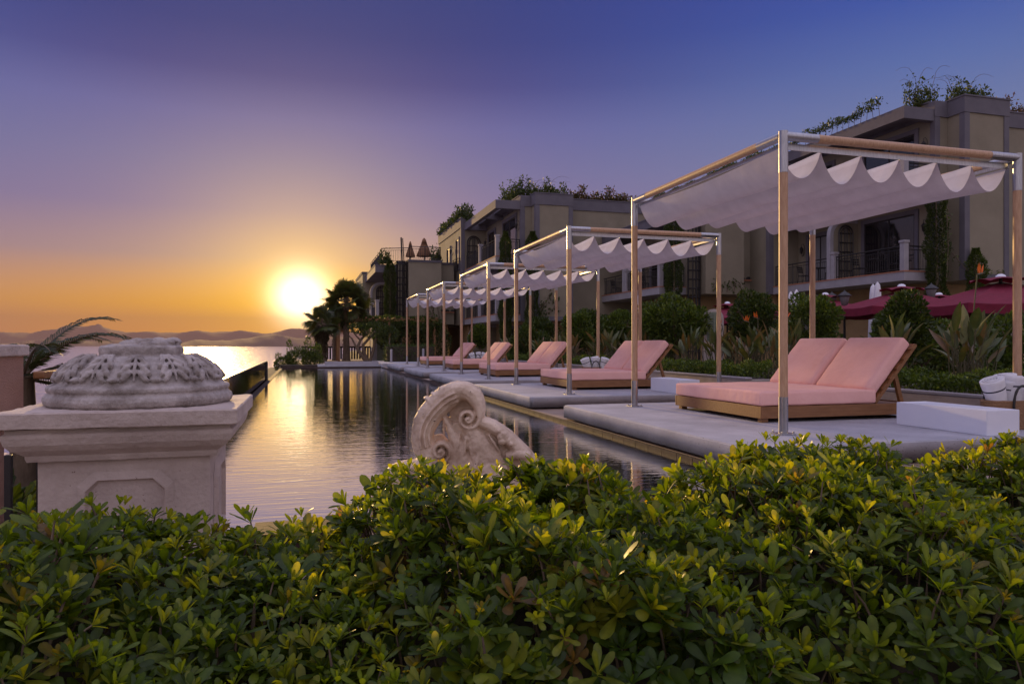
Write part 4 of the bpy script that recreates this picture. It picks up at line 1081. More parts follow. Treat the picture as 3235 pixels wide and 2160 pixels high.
for side in (0, 1):
    fr = MB(); o_ = oct_ring(.20, .19, .06); i_ = oct_ring(.165, .155, .05); ii = oct_ring(.155, .145, .05)
    zc = pz(PT - .475)
    for k in range(6):
        j = (k + 1) % 6; q = []
        for (ring, dd) in ((o_, -.356), (i_, -.375), (ii, -.354)):
            q.append([(ring[k][0], dd, zc + ring[k][1]), (ring[j][0], dd, zc + ring[j][1])])
        pts = [q[0][0], q[0][1], q[1][1], q[1][0], q[2][0], q[2][1]]
        if side: pts = [(-p[1], p[0], p[2]) for p in pts]
        fr.add(pts, [(0, 1, 2, 3), (3, 2, 5, 4)])
    fr.build('panel_moulding', M['sand'], sh)

frag = MB()
rw = np.random.default_rng(3)
prof = [(.30, 0), (.45, .004), (.466, .016), (.474, .036), (.468, .056), (.452, .068), (.446, .074), (.456, .086), (.456, .100), (.446, .110), (.430, .115), (.424, .120)]
dome = [(.412, .130), (.392, .160), (.362, .190), (.330, .215), (.298, .236), (.270, .250), (.245, .257), (.215, .258), (.208, .264), (.212, .285), (.210, .305), (.200, .314)]
frag.lathe(prof + dome + [(.17, .318), (.10, .322), (.001, .318)], 72)
for k in range(13):                                             # acanthus leaves round the dome
    a0 = 2 * PI * k / 13 + .12
    def on(t, da, lift):
        i = t * 6; j = min(5, int(i)); f = i - j; r = dome[j][0] * (1 - f) + dome[j + 1][0] * f; z = dome[j][1] * (1 - f) + dome[j + 1][1] * f
        a = a0 + da; return Vector(((r + lift * .75) * math.cos(a), (r + lift * .75) * math.sin(a), z + lift * .65))
    frag.tube([on(t, 0, .012 + .012 * math.sin(t * 3)) for t in np.linspace(.0, .98, 7)], [.005, .007, .008, .008, .008, .009, .008], 7)
    for s_ in (-1, 1):
        frag.tube([on(t, s_ * (.045 + .05 * math.sin(t * 3.2)), .014) for t in np.linspace(.2, 1.0, 6)], [.004, .007, .008, .008, .008, .007], 6)
        for (t0, t1, w, rr) in ((.02, .30, .13, .015), (.18, .52, .165, .016), (.42, .78, .16, .014), (.70, .98, .10, .011)):
            frag.tube([on(t1, s_ * .03, .010), on((t0 + t1) / 2, s_ * w * .62, .020), on(t0, s_ * w, .016), on(t0 - .04 if t0 > .05 else 0, s_ * (w + .02), .006)], [rr * .6, rr, rr * 1.0, rr * .5], 7)
    frag.ball(on(.06, PI / 13, .004), (.030, .030, .016))
for k in range(16):                                             # broken rim of the neck
    a = k * .393; r = .20 - .03 * rw.random(); frag.ball((r * math.cos(a) * .8, r * math.sin(a) * .8, .316 + .012 * rw.random() + .02 * math.sin(a + 1.0)), (.05, .045, .012 + .018 * rw.random()), seg=8)
fo = frag.build('carved_fragment', M['carved']); fo.location = (PX - .005, PY, PT - .004); fo.rotation_euler = (0, 0, .35); fo.scale = (.905, .905, .93)
tag(fo, 'round grey carved stone fragment with acanthus leaves resting on the pedestal', 'carved stone')
rm = fo.modifiers.new('r', 'REMESH'); rm.mode = 'VOXEL'; rm.voxel_size = .0042; rm.use_smooth_shade = True
sm_ = fo.modifiers.new('s', 'SMOOTH'); sm_.iterations = 2; sm_.factor = .5
erode(fo, .006, .03)

# ------------------------------------------------------------------ carved marble scroll
SO = at(1440, 1580, 3.95)
def sc(u, w, d=0.0): return Vector(((u - 950) * .00052, d, (1450 - w) * .00052))
def spline(pts, n=40):
    P = [np.array(p, float) for p in pts]; P = [2 * P[0] - P[1]] + P + [2 * P[-1] - P[-2]]; out = []
    m_ = len(P) - 3
    for i in range(n + 1):
        t = i / n * m_; k = min(int(t), m_ - 1); t -= k
        a, b_, c, d = P[k:k + 4]
        out.append(.5 * (2 * b_ + (c - a) * t + (2 * a - 5 * b_ + 4 * c - d) * t * t + (3 * b_ - a - 3 * c + d) * t ** 3))
    return out
scr = MB()
def sweep(rows, n=44, seg=14):
    """rows: (u, w, depth, half thickness in the plane, half depth)"""
    S_ = spline(rows, n); pts = [sc(q[0], q[1], q[2]) for q in S_]
    V = []
    for i, q in enumerate(S_):
        t = (pts[min(i + 1, n)] - pts[max(i - 1, 0)]).normalized(); nr = Vector((-t.z, 0, t.x))
        for j in range(seg):
            a = 2 * PI * j / seg; ca, sa = math.cos(a), math.sin(a)
            ca = math.copysign(abs(ca) ** .8, ca); sa = math.copysign(abs(sa) ** .8, sa)
            V.append(pts[i] + nr * (ca * q[3] * .00052) + Vector((0, sa * q[4] * .00052, 0)))
    F = [(i * seg + j, i * seg + (j + 1) % seg, (i + 1) * seg + (j + 1) % seg, (i + 1) * seg + j) for i in range(n) for j in range(seg)]
    scr.add(V, F, 0, True); scr.add(V[:seg], [tuple(range(seg))]); scr.add(V[-seg:], [tuple(range(seg))])
def volute(u0, w0, r0, r1, turns, a0, sgn, th0, th1, d, dep):
    rows = []
    for k in range(15):
        f = k / 14; a = a0 + sgn * f * turns * 2 * PI; r = r0 + (r1 - r0) * f
        rows.append((u0 + r * math.cos(a), w0 - r * math.sin(a), d - f * 40, th0 + (th1 - th0) * f, dep * (1 - .25 * f)))
    sweep(rows, 60, 10); scr.ball(sc(u0, w0, d * .00052 - .03), (r1 * .00052 + .012, dep * .00052 * .8, r1 * .00052 + .012))
def S3(rows, **k): sweep([(u, w, d * .00052, th, dp) for u, w, d, th, dp in rows], **k)
# outer C: from the crest down the near side and into the lower volute
S3([(1150, 330, 0, 85, 150), (1010, 290, 0, 105, 175), (870, 350, 0, 130, 185), (735, 470, 0, 130, 185), (640, 610, 0, 130, 180), (600, 750, 0, 115, 175), (615, 880, 0, 115, 170), (690, 990, 0, 115, 165), (790, 1040, -10, 90, 160)], n=56, seg=16)
# crest over to the upper volute
S3([(880, 300, 0, 70, 170), (1010, 270, 0, 85, 180), (1130, 330, 0, 95, 180), (1195, 440, 0, 70, 170), (1215, 560, 0, 45, 165)], n=40)
def vol2(u0, w0, r0, r1, turns, a0, sgn, th0, th1, dep):
    rows = []
    for k in range(17):
        f = k / 16; a = a0 + sgn * f * turns * 2 * PI; r = r0 + (r1 - r0) * f ** .85
        rows.append((u0 + r * math.cos(a), w0 - r * math.sin(a), -25 * f, th0 + (th1 - th0) * f, dep * (1 + .12 * f)))
    S3(rows, n=80, seg=12); scr.ball(sc(u0, w0, -.02), ((r1 + th1 * .6) * .00052, dep * .00058, (r1 + th1 * .6) * .00052))
vol2(1090, 570, 126, 20, 1.6, .5, -1, 33, 19, 170)
vol2(800, 915, 122, 20, 1.5, -1.6, 1, 36, 20, 165)
scr.prism([(p[0], p[2]) for p in [sc(880, 540), sc(930, 430), sc(1010, 370), sc(1180, 400), sc(1240, 600), sc(1180, 740), sc(1000, 720), sc(910, 640)]], .012, .09)
scr.prism([(p[0], p[2]) for p in [sc(660, 780), sc(790, 760), sc(900, 880), sc(900, 1000), sc(820, 1060), sc(640, 1020)]], .012, .09)
scr.prism([(p[0], p[2]) for p in [sc(930, 620), sc(1240, 620), sc(1480, 760), sc(1700, 980), sc(1880, 1250), sc(1880, 1500), sc(640, 1500), sc(620, 1050), sc(880, 1020), sc(940, 860)]], -.04, .10)
# drapery body between the volutes and the falling arm
S3([(830, 560, 10, 25, 90), (900, 690, 10, 50, 130), (970, 850, 10, 90, 170), (990, 1050, 10, 150, 200), (980, 1350, 10, 240, 220)], n=36)
S3([(1090, 650, 0, 70, 150), (1180, 820, 0, 130, 180), (1270, 1010, 0, 200, 200), (1330, 1320, 0, 300, 220)], n=36)
S3([(1200, 610, 0, 60, 140), (1330, 660, 0, 70, 150), (1470, 760, 0, 80, 160), (1590, 880, 0, 85, 165), (1700, 1000, 0, 92, 165), (1800, 1130, 0, 80, 150), (1900, 1290, 0, 90, 150)], n=48)
S3([(1480, 960, -60, 40, 120), (1600, 945, -70, 52, 135), (1740, 960, -60, 44, 130)], n=20)
S3([(1160, 1150, -150, 24, 60), (1180, 1020, -160, 30, 60), (1200, 930, -140, 20, 50)], n=20)
for u, w, r in ((1420, 760, 34), (1460, 730, 30), (1440, 810, 36), (1500, 800, 34), (1480, 760, 32), (1530, 830, 28), (1410, 700, 22)): scr.ball(sc(u, w, -.085), r * .00052)
for (u0, w0, u1, w1) in ((640, 350, 760, 520), (700, 300, 820, 470), (780, 250, 900, 420), (870, 215, 960, 380), (960, 200, 1060, 340), (1060, 230, 1130, 350)):
    S3([(u0, w0, -60, 16, 60), ((u0 + u1) / 2 + 20, (w0 + w1) / 2, -128, 26, 60), (u1 - 20, w1, -120, 14, 40)], n=12, seg=8)
for (u, w) in ((635, 365), (810, 250), (1000, 205)): scr.ball(sc(u, w), (26 * .00052, .05, 18 * .00052))
for pth in ([(1000, 730), (985, 860), (960, 980), (950, 1150)], [(1060, 760), (1055, 900), (1030, 1040), (1035, 1200)], [(1130, 770), (1150, 900), (1140, 1030), (1160, 1180)], [(1215, 740), (1260, 860), (1290, 980), (1330, 1130)], [(1300, 740), (1380, 860), (1430, 960), (1490, 1100)], [(930, 1000), (900, 1090), (880, 1200)], [(1090, 1010), (1100, 1100), (1080, 1200)]):
    S3([(u, w, -95 - 25 * (i % 2), 13 + 5 * (i % 2), 55) for i, (u, w) in enumerate(pth)], n=20, seg=8)
for off, dd in ((-62, -120), (-18, -165), (30, -160), (72, -120)):          # flutes following the outer curl
    S3([(u + off * cu, w + off * cw, dd, 13, 50) for u, w, cu, cw in ((960, 320, .35, .94), (860, 370, .55, .83), (740, 480, .78, .62), (650, 610, .93, .36), (610, 750, 1, .05), (625, 880, .95, -.3))], n=30, seg=8)
# foot mass
S3([(120, 1450, 0, 60, 150), (220, 1240, 0, 70, 160), (330, 1150, 0, 95, 180), (480, 1110, 0, 90, 190), (640, 1120, 0, 130, 200), (800, 1240, 0, 200, 210)], n=36)
S3([(560, 1010, 0, 30, 120), (640, 1060, 0, 90, 170), (760, 1160, 0, 150, 190), (900, 1300, 0, 200, 210)], n=24)
scr.prism([(p[0], p[2]) for p in [sc(60, 1400), sc(200, 1230), sc(900, 1080), sc(1700, 1150), sc(1950, 1300), sc(1950, 1950), sc(60, 1950)]], -.09, .10)
so = scr.build('marble_scroll', M['marble']); so.location = (SO.x, SO.y, SO.z - .0); so.rotation_euler = (0, 0, -YAW)
tag(so, 'weathered cream marble scroll carving with two volutes, rising from behind the hedge', 'sculpture')
rm = so.modifiers.new('r', 'REMESH'); rm.mode = 'VOXEL'; rm.voxel_size = .0048; rm.use_smooth_shade = True
sm_ = so.modifiers.new('s', 'SMOOTH'); sm_.iterations = 2; sm_.factor = .5
erode(so, .010, .03)

# ------------------------------------------------------------------ seaward side: pink pillar, rails, glass balustrade, palms
plr = thing('stucco_pillar', 'pink stucco pillar with a projecting cap at the edge of the photo', 'pillar', (-2.19, 5.35, -1.2))
def lz(z): return z + 1.2
sq_loft(MB(), 0, 0, [(.24, 0), (.24, lz(.27))]).build('shaft', M['stucco_pink'], plr)
sq_loft(MB(), 0, 0, [(.242, lz(.272)), (.262, lz(.29)), (.285, lz(.345)), (.29, lz(.36))]).build('necking', M['stucco_pink'], plr)
sq_loft(MB(), 0, 0, [(.32, lz(.362)), (.325, lz(.372)), (.325, lz(.772))]).build('head_block', M['stucco_pink'], plr)
erode(sq_loft(MB(), 0, 0, [(.345, lz(.773)), (.352, lz(.78)), (.352, lz(.84)), (.345, lz(.85))]).build('cap_slab', M['sand'], plr), .008, .05, 2)
rl = thing('seaside_railing', 'dark iron railing with wooden top rail between the pink pillar and the pool corner', 'railing', (-1.72, 5.5, -1.1))
MB().bbox(-.035, .035, 0, 6.2, 1.72, 1.77, .008, 1).build('top_rail', M['teak'], rl)
MB().bbox(-.025, .025, 0, 6.2, 1.42, 1.46, .008, 1).build('middle_rail', M['teak'], rl)
b = MB()
for k in range(45): b.bbox(-.014, .014, .14 * k, .14 * k + .028, 0, 1.419, .003, 1)
b.build('baluster_frame', M['black'], rl)
tag(MB().bbox(-1.76, -1.72, 4.62, 4.66, -1, .24, .004, 1).build('iron_post', M['black']), 'dark iron bar standing between the pink pillar and the pedestal, farther one', 'post')
tag(MB().bbox(-1.60, -1.565, 4.58, 4.615, -1, .24, .004, 1).build('iron_post', M['black']), 'dark iron bar between the pink pillar and the pedestal, next to the pedestal', 'post')
gf = thing('glass_balustrade', 'frameless dark glass balustrade along the seaward edge of the pool', 'glass fence', (-1.16, 5.0, -.6))
y = 0
for k in range(7):
    MB().bbox(-.008, .008, y + .01, y + 2.58, 0, .93, .002, 1).build('glass_panel', M['poolglass'], gf); y += 2.6
MB().box(-.03, .03, 0, 18.2, .932, .955).build('top_rail', M['steel'], gf)
MB().box(-.045, .045, 0, 18.3, -.15, -.002).build('base_channel', M['black'], gf)
MB().bbox(-.05, .05, 18.2, 18.32, -.3, .93, .005, 1).build('end_post', M['black'], gf)

def feather_frond(b, V, F, C, p0, a, el, L_, droop, n=46, wl=.34, col=(.028, .042, .012), q=random):
    d = Vector((math.cos(a) * math.cos(el), math.sin(a) * math.cos(el), math.sin(el))); p = p0.copy(); pts = [p.copy()]; ds = [d.copy()]
    K = 16
    for k in range(K):
        d = (d + Vector((0, 0, -droop / K * (.4 + k / K)))).normalized(); p = p + d * (L_ / K); pts.append(p.copy()); ds.append(d.copy())
    b.tube(pts, [.022 * (1 - i / (K + 2)) for i in range(K + 1)], 6)
    for i in range(n):
        t = .10 + .9 * i / n; k = min(K - 1, int(t * K)); f = t * K - k; c = pts[k].lerp(pts[k + 1], f); dd = ds[k]
        sd = dd.cross(Vector((0, 0, 1))).normalized(); up = sd.cross(dd)
        for s_ in (-1, 1):
            ll = wl * (1 - .55 * t) * q.uniform(.85, 1.15) * (1 if t > .2 else .6)
            v = (sd * s_ * .85 + dd * (.55 + .5 * t) + up * .15).normalized(); w = dd * .011
            a1 = c + v * ll * .55 + Vector((0, 0, -.02 * ll)); a2 = c + v * ll + Vector((0, 0, -.28 * ll))
            o = len(V); V += [c - w * .6, c + w * .6, a1 + w, a1 - w, a2 + w * .1, a2 - w * .1]; F += [(o, o + 1, o + 2, o + 3), (o + 3, o + 2, o + 4, o + 5)]
            cc = tuple(x * q.uniform(.8, 1.2) for x in col); C += [cc] * 6
def feather_palm(label, base, fronds, h):
    root = thing('feather_palm', label, 'palm', base)
    b = MB(); V = []; F = []; C = []
    b.tube([(0, 0, 0), (.02, 0, h * .6), (0, 0, h)], [.16, .13, .11], 10)
    for (a, el, L_, dr) in fronds: feather_frond(b, V, F, C, Vector((0, 0, h)), a, el, L_, dr)
    b.build('trunk', M['bark'], root)
    mesh_np('frond', np.array([tuple(v) for v in V]), np.array(F), M['frond'], root, np.array(C))
fr1 = [(R(x), R(e), L_ * .74, dr) for x, e, L_, dr in ((-8, 62, 1.5, 1.5), (30, 70, 1.5, 1.6), (-50, 60, 1.4, 1.5), (80, 55, 1.5, 1.4), (130, 55, 1.4, 1.4), (180, 60, 1.5, 1.5), (230, 55, 1.4, 1.4), (290, 65, 1.4, 1.7), (10, 85, 1.5, 1.3))]
feather_palm('feathery palm arching up behind the cap of the pink pillar', at(-430, 1085, 7.2) + Vector((0, 0, -2.6)), fr1, 1.35)
fr2 = [(R(x), R(e), L_, dr) for x, e, L_, dr in ((-12, 48, 1.25, 1.5), (20, 25, 1.2, 1.2), (60, 45, 1.2, 1.3), (-60, 40, 1.2, 1.3), (120, 40, 1.2, 1.3), (180, 40, 1.2, 1.3), (250, 40, 1.2, 1.3), (-20, 5, 1.2, 1.0), (5, -10, 1.1, .8), (40, 60, 1.2, 1.6), (-35, 15, 1.1, 1.2))]
feather_palm('low green palm whose drooping frond shows between the pink pillar and the carved fragment', at(70, 1195, 7.6) + Vector((0, 0, -2.0)), fr2, 2.0)
root = thing('seaside_shrub', 'dark undergrowth below the seaside railing', 'shrub', (-3.2, 7.6, -2.4))
foliage('foliage', [(0, 0, .9, 1.2, 1.6, 1.15), (.3, 2.2, .6, 1.2, 1.6, 1.0), (-.6, -1.4, .6, 1.1, 1.2, 1.1)], 5200, .16, root, DARK)
trunk(root, [[(0, 0, 0), (0, 0, 1.0)]], [[.08, .04]], name='stem')
root = thing('seaside_shrub', 'scrubby bush below the glass balustrade at its far end', 'shrub', (-2.6, 26, -2.6))
foliage('foliage', [(0, 0, 1.1, 1.0, 2.2, 1.0), (.4, 4, 1.3, .9, 2, .95)], 3600, .16, root, DARK)
trunk(root, [[(0, 0, 0), (0, 0, 1.0)]], [[.08, .04]], name='stem')

# ------------------------------------------------------------------ the sunset terrace beyond the pool
def fan_palm(label, base, h, crown, tr, nf, seed, skirt=0.0, lean=(0, 0), shaggy=0.0):
    q = random.Random(seed); root = thing('fan_palm', label, 'palm', base, group='fan palms on the sunset terrace')
    b = MB(); top = Vector((lean[0], lean[1], h)); n = 26; pts = []; ra = []
    for k in range(n + 1):
        t = k / n; pts.append((lean[0] * t, lean[1] * t, h * t)); ra.append(tr * (1.22 - .3 * t) * (1 + .07 * (k % 2)) + (tr * .5 * (1 - t) ** 6))
    b.tube(pts, ra, 12)
    for k in range(int(60 * (1 + shaggy * 2))):
        t = q.random(); a = q.random() * 6.28; p = Vector((lean[0] * t, lean[1] * t, h * t)) + Vector((math.cos(a), math.sin(a), 0)) * tr
        b.tube([p, p + Vector((math.cos(a) * .09, math.sin(a) * .09, q.uniform(-.14, .10)))], [.03, .008], 4)
    b.build('trunk', M['bark'], root)
    V = []; F = []; C = []; stm = MB()
    for i in range(nf):
        a = i * 2.399 + q.uniform(-.3, .3); f = (i + .5) / nf
        el = R(88 - 140 * f + q.uniform(-10, 10)); Ls = crown * q.uniform(.42, .6)
        d = Vector((math.cos(a) * math.cos(el), math.sin(a) * math.cos(el), math.sin(el))); c = top + Vector((0, 0, .05)) + d * Ls + Vector((0, 0, -.10 * Ls))
        stm.tube([top, top + d * Ls * .6 + Vector((0, 0, .02)), c], [.018, .013, .010], 4)
        sd = d.cross(Vector((0, 0, 1))).normalized() if abs(d.z) < .97 else Vector((1, 0, 0)); up = sd.cross(d).normalized()
        ro = q.uniform(-1.15, 1.15); sd = (sd * math.cos(ro) + up * math.sin(ro)).normalized(); up = sd.cross(d).normalized()
        R_ = crown * q.uniform(.42, .56); m_ = 28; dead = el < R(-48); col = (.10, .065, .03) if dead else q.choice([(.05, .065, .016), (.07, .085, .02), (.04, .052, .014)])
        for k in range(m_):
            th = R(-118 + 236 * k / (m_ - 1)); v = (d * math.cos(th) + sd * math.sin(th)).normalized()
            rr = R_ * (1 - .28 * (abs(th) / 2.06) ** 2) * q.uniform(.9, 1.08); w = d.cross(v); wv = (v.cross(up)).normalized()
            dr = Vector((0, 0, -1)); p1 = c + v * rr * .55 + up * .03 + dr * .05 * rr; p2 = c + v * rr * .82 + dr * .09 * rr; p3 = c + v * rr + dr * q.uniform(.10, .26) * rr
            w1 = rr * .060; o = len(V)
            V += [c - wv * .004, c + wv * .004, p1 + wv * w1, p1 - wv * w1, p2 + wv * w1 * .6, p2 - wv * w1 * .6, p3]
            F += [(o, o + 1, o + 2, o + 3), (o + 3, o + 2, o + 4, o + 5), (o + 5, o + 4, o + 6, o + 6)]
            cc = tuple(x * q.uniform(.8, 1.2) for x in col); C += [cc] * 7
    T = []
    for f_ in F: T += [(f_[0], f_[1], f_[2])] + ([(f_[0], f_[2], f_[3])] if f_[2] != f_[3] else [])
    mesh_np('frond', np.array([tuple(v) for v in V]), np.array(T), M['frond'], root, np.array(C))
    stm.build('leaf_stalk', M['bark'], root)
    if skirt:
        P, d_ = blob_points(int(1500 * skirt), [(0, 0, h - .5, tr * 1.9, tr * 1.9, .55), (0, 0, h * .35, tr * 1.35, tr * 1.35, h * .40)])
        A = d_ * .6; A[:, 2] -= 1.0; A /= np.linalg.norm(A, axis=1, keepdims=True)
        VV, FF, CC = leaf_mesh(P, A, rng.uniform(.15, .34, len(P)), .12, pick(len(P), np.array([(.06, .045, .02), (.08, .055, .025), (.045, .05, .018), (.05, .04, .02)])))
        mesh_np('dead_frond', VV, FF, M['frond'], root, CC)
def palm_at(label, sx, sy_crown, D, crown_px, tr_px, nf, seed, **k):
    p = at(sx, sy_crown, D); fan_palm(label, (p.x, p.y, -.15), p.z + .15, crown_px * D / FPX, tr_px * D / FPX, nf, seed, **k)
palm_at('tallest fan palm with a full round crown by the far hotel wing', 1094, 957, 40.5, 84, 8.0, 58, 1)
palm_at('slim fan palm behind, with its crown merging into the tallest one', 1057, 1005, 43, 60, 5.0, 30, 2)
palm_at('short shaggy fan palm with a thick skirted trunk, closest to the setting sun', 1016, 1022, 38.0, 66, 10, 30, 3, skirt=1.2, shaggy=1.0)

pg = thing('pergola', 'dark flat topped pergola overgrown with creeper beyond the pool', 'pergola', (2.2, 41.2, -.12))
MB().box(-.6, 5.2, -.05, .05, 2.30, 2.44).box(-.6, 5.2, 2.55, 2.65, 2.30, 2.44).build('beam', M['teak'], pg)
rb = MB()
for k in range(15): rb.box(-.55 + .4 * k, -.49 + .4 * k, -.3, 2.9, 2.441, 2.53)
rb.build('slat', M['teak'], pg)
for x in (-.4, 2.4, 5.0):
    for y in (0, 2.6): MB().box(x - .06, x + .06, y - .055, y + .055, 0, 2.30).build('post', M['teak'], pg)
foliage('creeper', [(-.9, .6, 2.2, .8, 1.4, .38), (.6, .9, 2.28, 1.5, 1.6, .34), (2.4, .9, 2.25, 1.6, 1.6, .36), (4.3, .8, 2.2, 1.4, 1.6, .40), (-1.4, .2, 1.85, .5, .6, .5), (4.9, .2, 1.7, .6, .5, .8), (3.4, .0, 1.9, .6, .4, .5)], 9000, .13, pg, DARK)
tr_ = thing('twisted_tree', 'old leaning tree with twisted pale trunks under the pergola', 'tree', tuple(at(1165, 1128, 39)[:2]) + (-.12,))
trunk(tr_, [[(-.1, 0, 0), (-.35, 0, .35), (-.62, 0, .75), (-.45, 0, 1.2), (-.1, 0, 1.6)], [(0, 0, 0), (-.25, 0, .5), (-.3, 0, .95), (.05, 0, 1.35), (.35, 0, 1.7)], [(.05, 0, 0), (.2, .05, .5), (.32, 0, 1.1), (.6, 0, 1.75)], [(-.62, 0, .75), (-.9, 0, 1.3), (-1.3, 0, 1.65)], [(-.45, 0, 1.2), (-.75, .1, 1.55), (-1.05, 0, 2.0)]],
      [[.11, .10, .09, .07, .05], [.10, .09, .08, .07, .05], [.10, .085, .07, .05], [.06, .04, .015], [.05, .035, .015]])
foliage('crown', [(.3, 0, 1.75, .9, .7, .42), (-.55, 0, 1.85, .55, .5, .26), (1.0, 0, 1.5, .6, .6, .5)], 3200, .10, tr_, DARK)
hb = thing('dark_hedge', 'dark clipped hedge box at the far end of the pool next to the end cabana', 'hedge', (3.95, 37.0, -.1))
P = np.stack([rng.uniform(0, 2.6, 6000), rng.uniform(0, 1.2, 6000), rng.uniform(0, .95, 6000)], 1)
A = rand_dirs(6000, .5); V, F, C = leaf_mesh(P, A, rng.uniform(.06, .12, 6000), .5, pick(6000, DARK)); mesh_np('foliage', V, F, M['leaf'], hb, C)
MB().box(.08, 2.5, .1, 1.1, -.02, .85).build('stem_mass', M['soil'], hb)
bt = thing('creeper_thicket', 'dark creeper thicket hanging from the pergola in front of the far hotel wing', 'shrub', (5.6, 42.2, -.1))
foliage('foliage', [(0, 0, 1.3, 1.5, .7, 1.25), (1.6, .2, 1.1, 1.2, .7, 1.1), (-1.0, 0, 1.6, .9, .6, .8)], 6500, .14, bt, DARK * .9)
trunk(bt, [[(0, 0, 0), (.1, 0, 1.2)]], [[.08, .05]], name='stem')
gsh = thing('end_shrub', 'bushy shrub with upright sprays at the seaward end of the pool', 'shrub', (.0, 36.6, -.3))
foliage('foliage', [(-.25, 0, .35, .8, .7, .55), (-.95, 0, .15, .5, .6, .4), (.35, 0, .35, .5, .6, .5)], 4200, .10, gsh, DARK)
foliage('spray', [(-.75, 0, 1.0, .10, .1, .42), (.12, 0, 1.15, .14, .12, .40), (.55, 0, .85, .22, .2, .35), (-.30, 0, .8, .3, .2, .25), (-1.25, 0, .55, .12, .1, .2)], 900, .10, gsh, GREEN)
trunk(gsh, [[(-.3, 0, 0), (-.75, 0, 1.3)], [(0, 0, 0), (.12, 0, 1.5)], [(.1, 0, 0), (.55, 0, 1.1)], [(-.4, 0, 0), (-1.25, 0, .7)]], [[.03, .008]] * 4, name='stem')
tf = thing('terrace_fence', 'dark slatted fence at the back of the sunset terrace', 'fence', (-.2, 44.8, -.1))
b = MB()
for k in range(40): b.box(k * .16, k * .16 + .10, 0, .03, .06, .85)
b.build('slat_panel', M['black'], tf); MB().box(-.05, 6.4, .031, .09, .75, .85).build('rail', M['black'], tf)
wl = thing('garden_house', 'small pale rendered hut wall under the pergola', 'hut', tuple(at(1202, 1120, 42.8)[:2]) + (-.1,))
MB().box(-.45, .45, 0, 1.6, 0, 2.2).build('wall', M['white_trim'], wl); MB().box(-.2, .25, -.03, -.002, 0, .95).build('door', M['shutter'], wl)
pl2 = thing('pool_end_planter', 'low white planter ledge across the far end of the pool', 'planter', (.9, 35.2, -.10))
MB().bbox(0, 2.5, 0, .5, .0, .14, .01, 1).build('ledge_wall', M['white_trim'], pl2); MB().box(.05, 2.45, .06, .44, .141, .145).build('soil_bed', M['soil'], pl2)
for sx, sy0, sy1, D, l in ((1236, 1103, 1139, 35.3, 'slim pale bollard at the corner of the pool end'), (1337, 1101, 1118, 36, 'short pale bollard behind the end daybed')):
    p0 = at(sx, sy1, D); tag(MB().bbox(p0.x - .05, p0.x + .05, p0.y - .05, p0.y + .05, -.03, at(sx, sy0, D).z, .01, 1).build('bollard', M['white_trim']), l, 'bollard')
tag(MB().tube([tuple(at(1231, 1120, 40)[:2]) + (-.1,), tuple(at(1231, 1120, 40)[:2]) + (at(1231, 1064, 40).z,)], .03, 8).build('lamp_pole', M['steel']), 'thin metal pole in front of the dark thicket by the pool end', 'pole')

# green louvred shutters low on the hotel walls
def shutter(sx0, sx1, sy0, sy1, D, label, arched):
    a = at(sx0, sy1, D); c = at(sx1, sy0, D); w = abs(sx1 - sx0) * D / FPX; h = c.z - a.z
    root = thing('louvred_shutter', label, 'shutter', (a.x, a.y, a.z)); root.rotation_euler = (0, 0, -YAW)
    b = MB(); n = 10
    def prof(o):
        hh = h - (w / 2 if arched else 0)
        return [(o, 0), (o, hh)] + ([(w / 2 - (w / 2 - o) * math.cos(PI * i / n), hh + (w / 2 - o) * math.sin(PI * i / n)) for i in range(1, n)] if arched else []) + [(w - o, hh), (w - o, 0)]
    pf = prof(-.08); pf[0] = (pf[0][0], -a.z - .3); pf[-1] = (pf[-1][0], -a.z - .3)
    b.prism(pf, 0, .2); b.build('surround', M['planter'], root)
    s = MB(); s.prism(prof(.0), -.02, -.001)
    z = .06
    while z < h - .12:
        half = w / 2 - .03
        if arched and z > h - w / 2: half = math.sqrt(max(.0001, (w / 2) ** 2 - (z - h + w / 2) ** 2)) - .03
        if half > .05:
            for s_ in (-1, 1): s.box(w / 2 + min(s_ * .025, s_ * half), w / 2 + max(s_ * .025, s_ * half), -.05, -.022, z, z + .035)
        z += .07
    s.box(w / 2 - .024, w / 2 + .024, -.055, -.021, 0, h - .05)
    s.build('louvre', M['shutter'], root)
shutter(2234, 2277, 985, 1080, 19, 'arched green louvred shutter among the foliage beneath the dark trellis', True)
shutter(3080, 3190, 985, 1160, 16.2, 'broad green louvred shutters behind the paddle leaves under the largest parasol', True)
